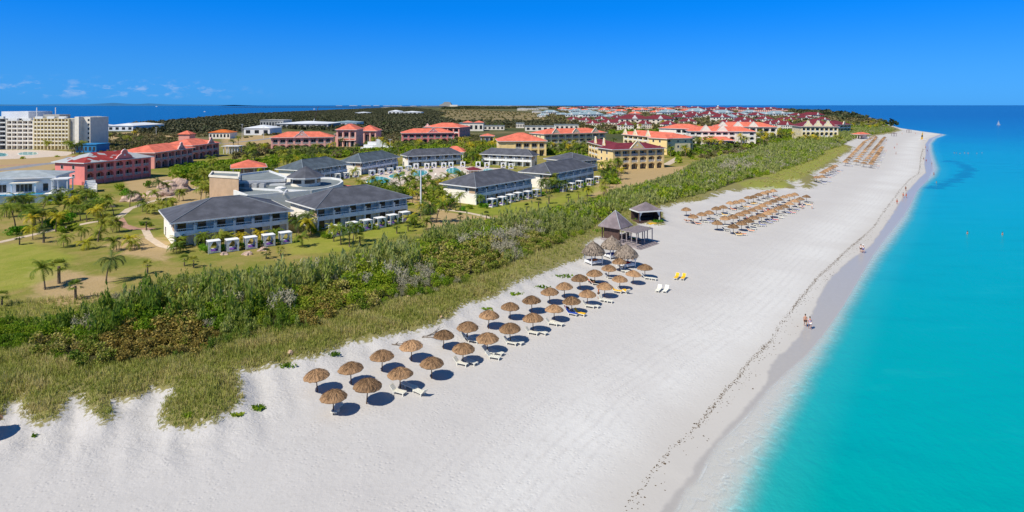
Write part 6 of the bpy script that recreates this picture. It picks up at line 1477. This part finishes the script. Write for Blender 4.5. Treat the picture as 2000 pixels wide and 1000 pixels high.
# ---------------------------------------------------------------- people
def skinned(name, joints, edges, mat, levels=1, root=0):
    me = bpy.data.meshes.new(name); me.from_pydata([j[:3] for j in joints], edges, [])
    o = bpy.data.objects.new(name, me); COL.objects.link(o)
    sk = o.modifiers.new('s', 'SKIN'); sk.use_smooth_shade = True
    for i, j in enumerate(joints):
        me.skin_vertices[0].data[i].radius = (j[3], j[4] if len(j) > 4 else j[3])
        me.skin_vertices[0].data[i].use_root = (i == root)
    if levels: sb = o.modifiers.new('b', 'SUBSURF'); sb.levels = levels; sb.render_levels = levels
    dg = bpy.context.evaluated_depsgraph_get(); nm = bpy.data.meshes.new_from_object(o.evaluated_get(dg)); bpy.data.objects.remove(o)
    nm.materials.clear(); nm.materials.append(mat); nm.name = name; return nm
def walker(stride=.28, arm=.3):
    J = [(0,0,.95,.15,.11),(0,0,1.15,.135,.10),(0,0,1.36,.17,.11),(0,0,1.50,.06,.06),(0,.01,1.56,.055,.055),(0,.02,1.66,.085,.10),(0,.015,1.75,.07,.085),
         (-.10,0,.88,.09),(-.11,stride*.4,.50,.06),(-.11,stride*-.1+.05,.09,.04),(-.11,stride*-.1+.20,.03,.035),
         (.10,0,.88,.09),(.11,-stride*.1,.50,.06),(.11,-stride-.05,.12,.04),(.11,-stride+.1,.03,.035),
         (-.20,0,1.40,.055),(-.25,-arm*.3,1.14,.042),(-.25,arm*.2,.90,.032),(-.25,arm*.35,.81,.028),
         (.20,0,1.40,.055),(.25,-arm*.1,1.14,.042),(.26,arm*.5,.93,.032),(.26,arm*.75,.85,.028)]
    E = [(0,1),(1,2),(2,3),(3,4),(4,5),(5,6),(0,7),(7,8),(8,9),(9,10),(0,11),(11,12),(12,13),(13,14),(2,15),(15,16),(16,17),(17,18),(2,19),(19,20),(20,21),(21,22)]
    for s, h in ((-1, 18), (1, 22)):          # five fingers on each hand
        x, y, z_ = J[h][:3]
        for k in range(5):
            i = len(J)
            if k == 0: J.append((x-s*.03, y+.03, z_-.02, .010)); J.append((x-s*.035, y+.05, z_-.05, .009))
            else: J.append((x, y-.03+k*.016, z_-.05, .010)); J.append((x-s*.008, y-.03+k*.018, z_-.095+abs(k-2.4)*.008, .008))
            E += [(h, i), (i, i+1)]
    return J, E
J, E = walker(); BODYW = skinned('person_body', J, E, M['skin'])
J2, E2 = walker(.06, .05); BODYS = skinned('person_body', J2, E2, M['skin'])
def garment(Jx, kind, mat):
    g = 1.22
    if kind == 'shorts': idx = [0, 7, 8, 11, 12]; ed = [(0,1),(1,2),(0,3),(3,4)]; js = [Jx[0]]+[Jx[7], tuple(a*.45+b*.55 for a, b in zip(Jx[7][:3], Jx[8][:3]))+(.085,), Jx[11], tuple(a*.45+b*.55 for a, b in zip(Jx[11][:3], Jx[12][:3]))+(.085,)]
    else:
        js = [Jx[0], Jx[1], Jx[2], (-.20,0,1.40,.06), tuple(a*.5+b*.5 for a, b in zip(Jx[15][:3], Jx[16][:3]))+(.055,), (.20,0,1.40,.06), tuple(a*.5+b*.5 for a, b in zip(Jx[19][:3], Jx[20][:3]))+(.055,)]; ed = [(0,1),(1,2),(2,3),(3,4),(2,5),(5,6)]
    js = [tuple(j[:3])+tuple(r*g for r in j[3:]) for j in js]
    return skinned('clothing', js, ed, mat)
GM = {}
def garm(pose, kind, mat):
    k = (pose, kind, mat)
    if k not in GM: GM[k] = garment(J if pose == 'w' else J2, kind, M[mat])
    return GM[k]
mh = MB(); mh.lathe([(.075, 1.64), (.098, 1.70), (.095, 1.78), (.05, 1.835), (.01, 1.845)], 12); HAIR = mh.mesh('hair', M['hair'], True)
mf = MB(); mf.tube([(0, .10, 1.69), (0, .125, 1.665), (0, .11, 1.655)], [.008, .016, .012], 6)
for s in (-1, 1): mf.tube([(s*.032, .098, 1.70), (s*.032, .108, 1.70)], .010, 6); mf.tube([(s*.09, .015, 1.66), (s*.09, .015, 1.70)], .016, 6)
mf.tube([(-.025, .103, 1.63), (.025, .103, 1.63)], .007, 5); FACE = mf.mesh('face', M['skin'])
mhat = MB(); mhat.lathe([(.20, 1.755), (.19, 1.775), (.10, 1.79), (.09, 1.86), (.02, 1.87)], 14); HAT = mhat.mesh('hat', M['whitefab'], True)
def person(x, y, rz, label, top=None, bottom='blackfab', pose='w', hat=False, sunk=0.0, lie=False, grp=None, z_=None, dz=0.0):
    p = on(x, y) if z_ is None else (*gp(x, y, z_), z_)
    root = empty('person', (p[0], p[1], p[2]-sunk+dz), rz); root['category'] = 'person'; root['label'] = label
    if grp: root['group'] = grp
    bd = link('body', BODYW if pose == 'w' else BODYS, root); link('hair', HAIR, root, (0, .012, 0)); link('face', FACE, root)
    link('shorts', garm(pose, 'shorts', bottom), root)
    if top: link('shirt', garm(pose, 'top', top), root)
    if hat: link('hat', HAT, root)
    if lie: root.rotation_euler = (R(-84), 0, rz)
    return root
NEARD = R(150)
person(1573, 638, R(165), 'shirtless tanned person in black shorts walking on the wet beach beside another', None, 'blackfab')
person(1582, 643, R(170), 'person in pale lilac top walking beside the shirtless person in black shorts', 'lilacfab', 'whitefab')
person(1681.5, 493, R(-20), 'person in white shirt and dark trousers walking by the wet sand', 'whitefab', 'blackfab')
person(1686, 494, R(-15), 'person in pale blue long shirt walking beside the person in white', 'whitefab', 'bluefab', hat=True)
for i, (x, y, t_, b_, l) in enumerate([(1769,373,'blackfab','blackfab','distant person in black walking along the water'),(1764,386,'orangefab','redfab','distant person in pinkish clothes, left one of a walking pair'),(1770,387,'redfab','orangefab','distant person in pinkish clothes, right one of a walking pair'),
      (1752,399,None,'redfab','distant person in red shorts near the seaweed line'),(1804,313,'blackfab','blackfab','dark-clothed person standing at the water in the far bend'),(1809,317,'redfab','blackfab','person in red top beside the dark-clothed one in the far bend'),
      (1820,323,None,'blackfab','bare-chested person wading at the far bend'),(1824,344,'redfab','blackfab','person in red at the edge of the turquoise water'),(1586,408,'whitefab','whitefab','person in white standing seaward of the three-row umbrellas'),
      (1561,404,'redfab','bluefab','person in red shirt standing by the three-row umbrellas'),(1567,408,'whitefab','bluefab','person in pale clothes standing by the three-row umbrellas'),(1750,302,'redfab','blackfab','tiny person on the sand right of the farthest umbrellas'),
      (1747,291,'blackfab','redfab','tiny person in dark top right of the farthest umbrellas'),(1752,284,'whitefab','redfab','tiny person in pale top right of the farthest umbrellas'),(1731,276,'blackfab','blackfab','tiny dark person at the end of the farthest umbrellas'),
      (1169,583,'orangefab','blackfab','person standing under a near umbrella in dark trousers'),(1235,508,'orangefab','bluefab','person in orange and blue beside the seaward day bed'),(1227,512,'whitefab','redfab','person in white beside the seaward day bed'),
      (1500,385,'blackfab','blackfab','dark-clothed person between the three-row umbrellas'),(1500,418,'redfab','blackfab','person in red between the three-row umbrellas'),(1514,420,'redfab','redfab','person in all red seaward of the three-row umbrellas'),
      (1700,272,'whitefab','blackfab','tiny person in pale top between the farthest umbrellas'),(1808,290,'redfab','blackfab','tiny person in red by the point of the beach'),(1811,297,'blackfab','bluefab','tiny dark person by the point of the beach'),(1788,262,'redfab','redfab','tiny person in red on the far spit'),(1762,262,'whitefab','redfab','tiny pale person on the far spit')]):
    person(x, y, R(rnd.uniform(0, 360)), l, t_, b_, 'w' if i % 3 else 's')
# bathers
for x, y, l in [(1889.5,457,'pale swimmer standing chest-deep in the turquoise water, nearest one'),(1958,459,'swimmer with only head and shoulders above the turquoise water'),(1829,357,'swimmer near the grey wet strip in the far bend')]: person(x, y, R(200), l, None, 'blackfab', 's', z_=0.0, sunk=1.05)
for i, x in enumerate((1864,1868,1875,1884,1891,1908,1918)): person(x, 300+(i % 3)*.6-1, R(40*i), 'x', 'redfab' if i % 3 == 1 else None, 'blackfab', 's', z_=0.0, sunk=1.1, grp='distant group of swimmers'); reg(COL.objects[[o.name for o in COL.objects].index('person')] if False else [o for o in COL.objects if o.name.startswith('person')][-1], 'distant swimmer in the group off the far bend')
# people lying or sitting on loungers near
for x, y, t_, l in [(1116,613,'bluefab','person in blue lying on a lounger in the seaward row'),(1160,558,'redfab','person in dark red reclining in the shade of the back row'),(1355,437,'orangefab','reclining person in orange under the first small umbrella'),(1346,436,'orangefab','reclining person in orange at the left edge of the three-row group'),(1452,461,'redfab','reclining person in red at the near corner of the three-row group')]:
    person(x, y, R(30), l, t_, 'blackfab', 's', lie=True, dz=.5)
# ---------------------------------------------------------------- boats
def sailboat(x, y, hpx, label, sail='whitefab'):
    X, Y = gp(x, y, 0); k = Y/F; h = hpx*k; root = empty('sailboat', (X, Y, 0), .4); tag(root, label, 'sailboat')
    m = MB(); L = h*.5; 
    for s in (-1, 1): m.tube([(-L, s*L*.3, .0), (0, s*L*.3, .05), (L*1.1, s*L*.3, .25)], [.25, .35, .08], 8)
    m.build('hull', M['white'], root); m = MB(); m.box(-L*.5, L*.4, -L*.3, L*.3, .35, .5); m.build('deck', M['metal'], root)
    m = MB(); m.tube([(0, 0, .4), (0, 0, h)], .07, 6); m.build('mast', M['metal'], root)
    m = MB(); m.prism([(-.1, .9), (-.1, h*.98), (-L*.35, h*.7), (-L*.8, h*.3), (-L*.9, .9)], -.03, .03); m.build('mainsail', M[sail], root)
    m = MB(); m.prism([(.15, .9), (L*.9, .9), (.15, h*.8)], -.02, .02); m.build('jib_sail', M[sail], root)
sailboat(1950.5, 244, 9, 'white sailboat on the deep blue sea at the right edge')
sailboat(1602, 225.5, 7, 'tiny white sailboat right of the far burgundy roofs'); sailboat(1656, 224.5, 5, 'tiny sailboat farther right before the deep blue sea')
# catamaran with yellow sail pulled up on the sand
X, Y, z_ = on(1802, 274); k = Y/F; root = empty('beach_catamaran', (X, Y, z_), .2); tag(root, 'beached catamaran with yellow and black sail on the far point', 'catamaran'); h = 17*k
m = MB()
for s in (-1, 1): m.tube([(-3, s*1.2, .3), (0, s*1.2, .3), (3, s*1.2, .5)], [.2, .3, .08], 8)
m.build('hull', M['white'], root); m = MB(); m.box(-1.2, 1.0, -1.2, 1.2, .5, .62); m.build('trampoline', M['yellowfab'], root); m = MB(); m.tube([(.3, 0, .5), (.3, 0, h)], .08, 6); m.build('mast', M['metal'], root)
m = MB(); m.prism([(.2, 1.0), (.2, h*.98), (-.9, h*.72), (-1.9, 1.0)], -.03, .03); m.build('sail', M['yellowfab'], root); m = MB(); m.prism([(.15, h*.4), (.15, h*.62), (-1.2, h*.58), (-1.5, h*.4)], -.06, -.035); m.build('sail_panel', M['blackfab'], root)
for x, y, l in [(1746,266,'dark thatched stand with people at the far end of the beach'),(1775,259,'small grey open shelter on the sand near the far point')]:
    X, Y, z_ = on(x, y); root = empty('beach_shelter', (X, Y, z_)); tag(root, l, 'shelter')
    for a in (-1.6, 1.6):
        for b_ in (-1.4, 1.4): m = MB(); m.box(a-.1, a+.1, b_-.1, b_+.1, -.3, 2.6); m.build('post', M['hutwood'], root)
    m = MB(); pyramid(m, -2.2, 2.2, -1.9, 1.9, 2.7, 1.0); m.build('roof', M['hutroof' if x < 1760 else 'deckwood'], root)
for i, (x, y) in enumerate(((306,208.4),(400,218.5),(614,213.5),(1352,208.7))):
    X, Y = gp(x, y, 0); k = Y/F; root = empty('motor_boat', (X, Y, 0)); tag(root, ('tiny white boat on the bay above the pink hotels','white boat on the bay right of the first one','tiny white boat on the bay beside the crane boom','tiny white boat on the far blue sea, centre right')[i], 'boat')
    m = MB(); m.slab([(-2*k, -.5*k), (1.2*k, -.5*k), (2*k, 0), (1.2*k, .5*k), (-2*k, .5*k)], -.3, .7*k); m.build('hull', M['white'], root); m = MB(); m.box(-.8*k, .5*k, -.3*k, .3*k, .7*k, 1.3*k); m.build('cabin', M['white'], root)
# ---------------------------------------------------------------- labels told apart
ORD = 'first second third fourth fifth sixth seventh eighth ninth tenth eleventh twelfth thirteenth fourteenth fifteenth sixteenth seventeenth eighteenth nineteenth twentieth'.split()
TENS = ['twenty', 'thirty', 'forty', 'fifty', 'sixty', 'seventy', 'eighty', 'ninety']
def ordw(i):
    if i < 20: return ORD[i]
    n = i+1; a, b = divmod(n, 10)
    if a < 10: return (TENS[a-2]+'-'+ORD[b-1]) if b else TENS[a-2][:-1]+'ieth'
    return 'far'
by = {}
bpy.context.view_layer.update()
for o, base in REG: by.setdefault(base, []).append(o)
for base, os_ in by.items():
    if len(os_) == 1: continue
    os_.sort(key=lambda o: o.matrix_world.translation.x/max(o.matrix_world.translation.y, 1))
    for i, o in enumerate(os_):
        if len(os_) == 2: o['label'] = base+(', the left one' if i == 0 else ', the right one')
        elif i < 99: o['label'] = base+', '+ordw(i)+' from the left'
for o_ in COL.objects:
    if o_.get('label') and len(o_['label'].split()) > 16: print('LONG', len(o_['label'].split()), o_['label'])
# ---------------------------------------------------------------- sky, sun, camera
w = bpy.data.worlds.new("World"); scene.world = w; w.use_nodes = True
nt = w.node_tree; nt.nodes.clear()
SUN_EL, SUN_AZ = 50.0, math.atan2(-.74, -.67)      # azimuth measured from +Y towards +X
sky = nt.nodes.new('ShaderNodeTexSky'); sky.sky_type = 'NISHITA'; sky.sun_disc = False
sky.sun_elevation = R(SUN_EL); sky.sun_rotation = SUN_AZ
sky.altitude = 30; sky.air_density = 1.0; sky.dust_density = .25; sky.ozone_density = 2.5
hs = nt.nodes.new('ShaderNodeHueSaturation'); hs.inputs['Saturation'].default_value = 1.0; hs.inputs['Value'].default_value = 1.0
bw = nt.nodes.new('ShaderNodeRGBToBW'); nt.links.new(sky.outputs[0], bw.inputs[0])
pw = nt.nodes.new('ShaderNodeMath'); pw.operation = 'POWER'; nt.links.new(bw.outputs[0], pw.inputs[0]); pw.inputs[1].default_value = .5
# small fair-weather puffs low over the bay
tc = nt.nodes.new('ShaderNodeTexCoord'); sp = nt.nodes.new('ShaderNodeSeparateXYZ'); nt.links.new(tc.outputs['Generated'], sp.inputs[0])
def wm(op, a, b=0.0, clamp=False):
    n = nt.nodes.new('ShaderNodeMath'); n.operation = op; n.use_clamp = clamp
    for i, v in enumerate((a, b)):
        if isinstance(v, bpy.types.NodeSocket): nt.links.new(v, n.inputs[i])
        else: n.inputs[i].default_value = v
    return n.outputs[0]
def wr(v, a, b):
    n = nt.nodes.new('ShaderNodeMapRange'); n.interpolation_type = 'SMOOTHSTEP'
    nt.links.new(v, n.inputs['Value']); n.inputs['From Min'].default_value = a; n.inputs['From Max'].default_value = b; return n.outputs[0]
# the air that day is deeper blue overhead and paler low down
gt = nt.nodes.new('ShaderNodeMix'); gt.data_type = 'RGBA'; nt.links.new(wr(sp.outputs[2], .0, .17), gt.inputs[0]); gt.inputs[6].default_value = (.24, 1.25, 2.95, 1); gt.inputs[7].default_value = (.01, 1.02, 3.9, 1)
tn = nt.nodes.new('ShaderNodeMix'); tn.data_type = 'RGBA'; tn.blend_type = 'MULTIPLY'; tn.inputs[0].default_value = 1.0
nt.links.new(pw.outputs[0], tn.inputs[6]); g2 = nt.nodes.new('ShaderNodeMix'); g2.data_type = 'RGBA'; nt.links.new(wr(sp.outputs[2], .17, .55), g2.inputs[0]); nt.links.new(gt.outputs[2], g2.inputs[6]); g2.inputs[7].default_value = (.13, .66, 1.75, 1)
nt.links.new(g2.outputs[2], tn.inputs[7])
nt.links.new(tn.outputs[2], hs.inputs['Color'])
mp = nt.nodes.new('ShaderNodeMapping'); mp.inputs['Scale'].default_value = (1, 1, 2.6); nt.links.new(tc.outputs['Generated'], mp.inputs[0])
nz = nt.nodes.new('ShaderNodeTexNoise'); nz.inputs['Scale'].default_value = 48; nz.inputs['Detail'].default_value = 6; nz.inputs['Roughness'].default_value = .62
nt.links.new(mp.outputs[0], nz.inputs['Vector'])
band = wm('MULTIPLY', wr(sp.outputs[2], .006, .018), wr(sp.outputs[2], .044, .022))
az = wm('DIVIDE', sp.outputs[0], sp.outputs[1])
band = wm('MULTIPLY', band, wr(az, -.38, -.62))
cl = wm('MULTIPLY', wm('MULTIPLY', wr(nz.outputs[0], .50, .68), band), .30, True)
mx = nt.nodes.new('ShaderNodeMix'); mx.data_type = 'RGBA'; nt.links.new(cl, mx.inputs[0]); nt.links.new(hs.outputs[0], mx.inputs[6]); mx.inputs[7].default_value = (5.5, 6.0, 7.2, 1)
bg = nt.nodes.new('ShaderNodeBackground'); bg.inputs['Strength'].default_value = .10; nt.links.new(mx.outputs[2], bg.inputs[0])
wo = nt.nodes.new('ShaderNodeOutputWorld'); nt.links.new(bg.outputs[0], wo.inputs[0])
sl = bpy.data.lights.new('sun', 'SUN'); sl.energy = 4.5; sl.angle = R(.5); sl.color = (1, .935, .80)
so = bpy.data.objects.new('sun', sl); COL.objects.link(so)
hd = Vector((.74, .67, 0)).normalized()*math.cos(R(SUN_EL)); dirv = Vector((hd.x, hd.y, -math.sin(R(SUN_EL))))
so.rotation_euler = dirv.to_track_quat('-Z', 'Y').to_euler()
cam = bpy.data.cameras.new('camera'); co = bpy.data.objects.new('camera', cam); COL.objects.link(co)
co.location = (0, 0, H); co.rotation_euler = (R(90), 0, 0)
cam.sensor_width = 36; cam.lens = 36*F/2000; cam.shift_y = -(500-HY)/2000; cam.clip_start = .5; cam.clip_end = 120000
scene.camera = co
scene.render.engine = 'CYCLES'
scene.cycles.max_bounces = 6; scene.cycles.transparent_max_bounces = 8; scene.cycles.diffuse_bounces = 3
scene.view_settings.view_transform = 'Standard'; scene.view_settings.look = 'None'; scene.view_settings.exposure = 0.2; scene.view_settings.gamma = 1
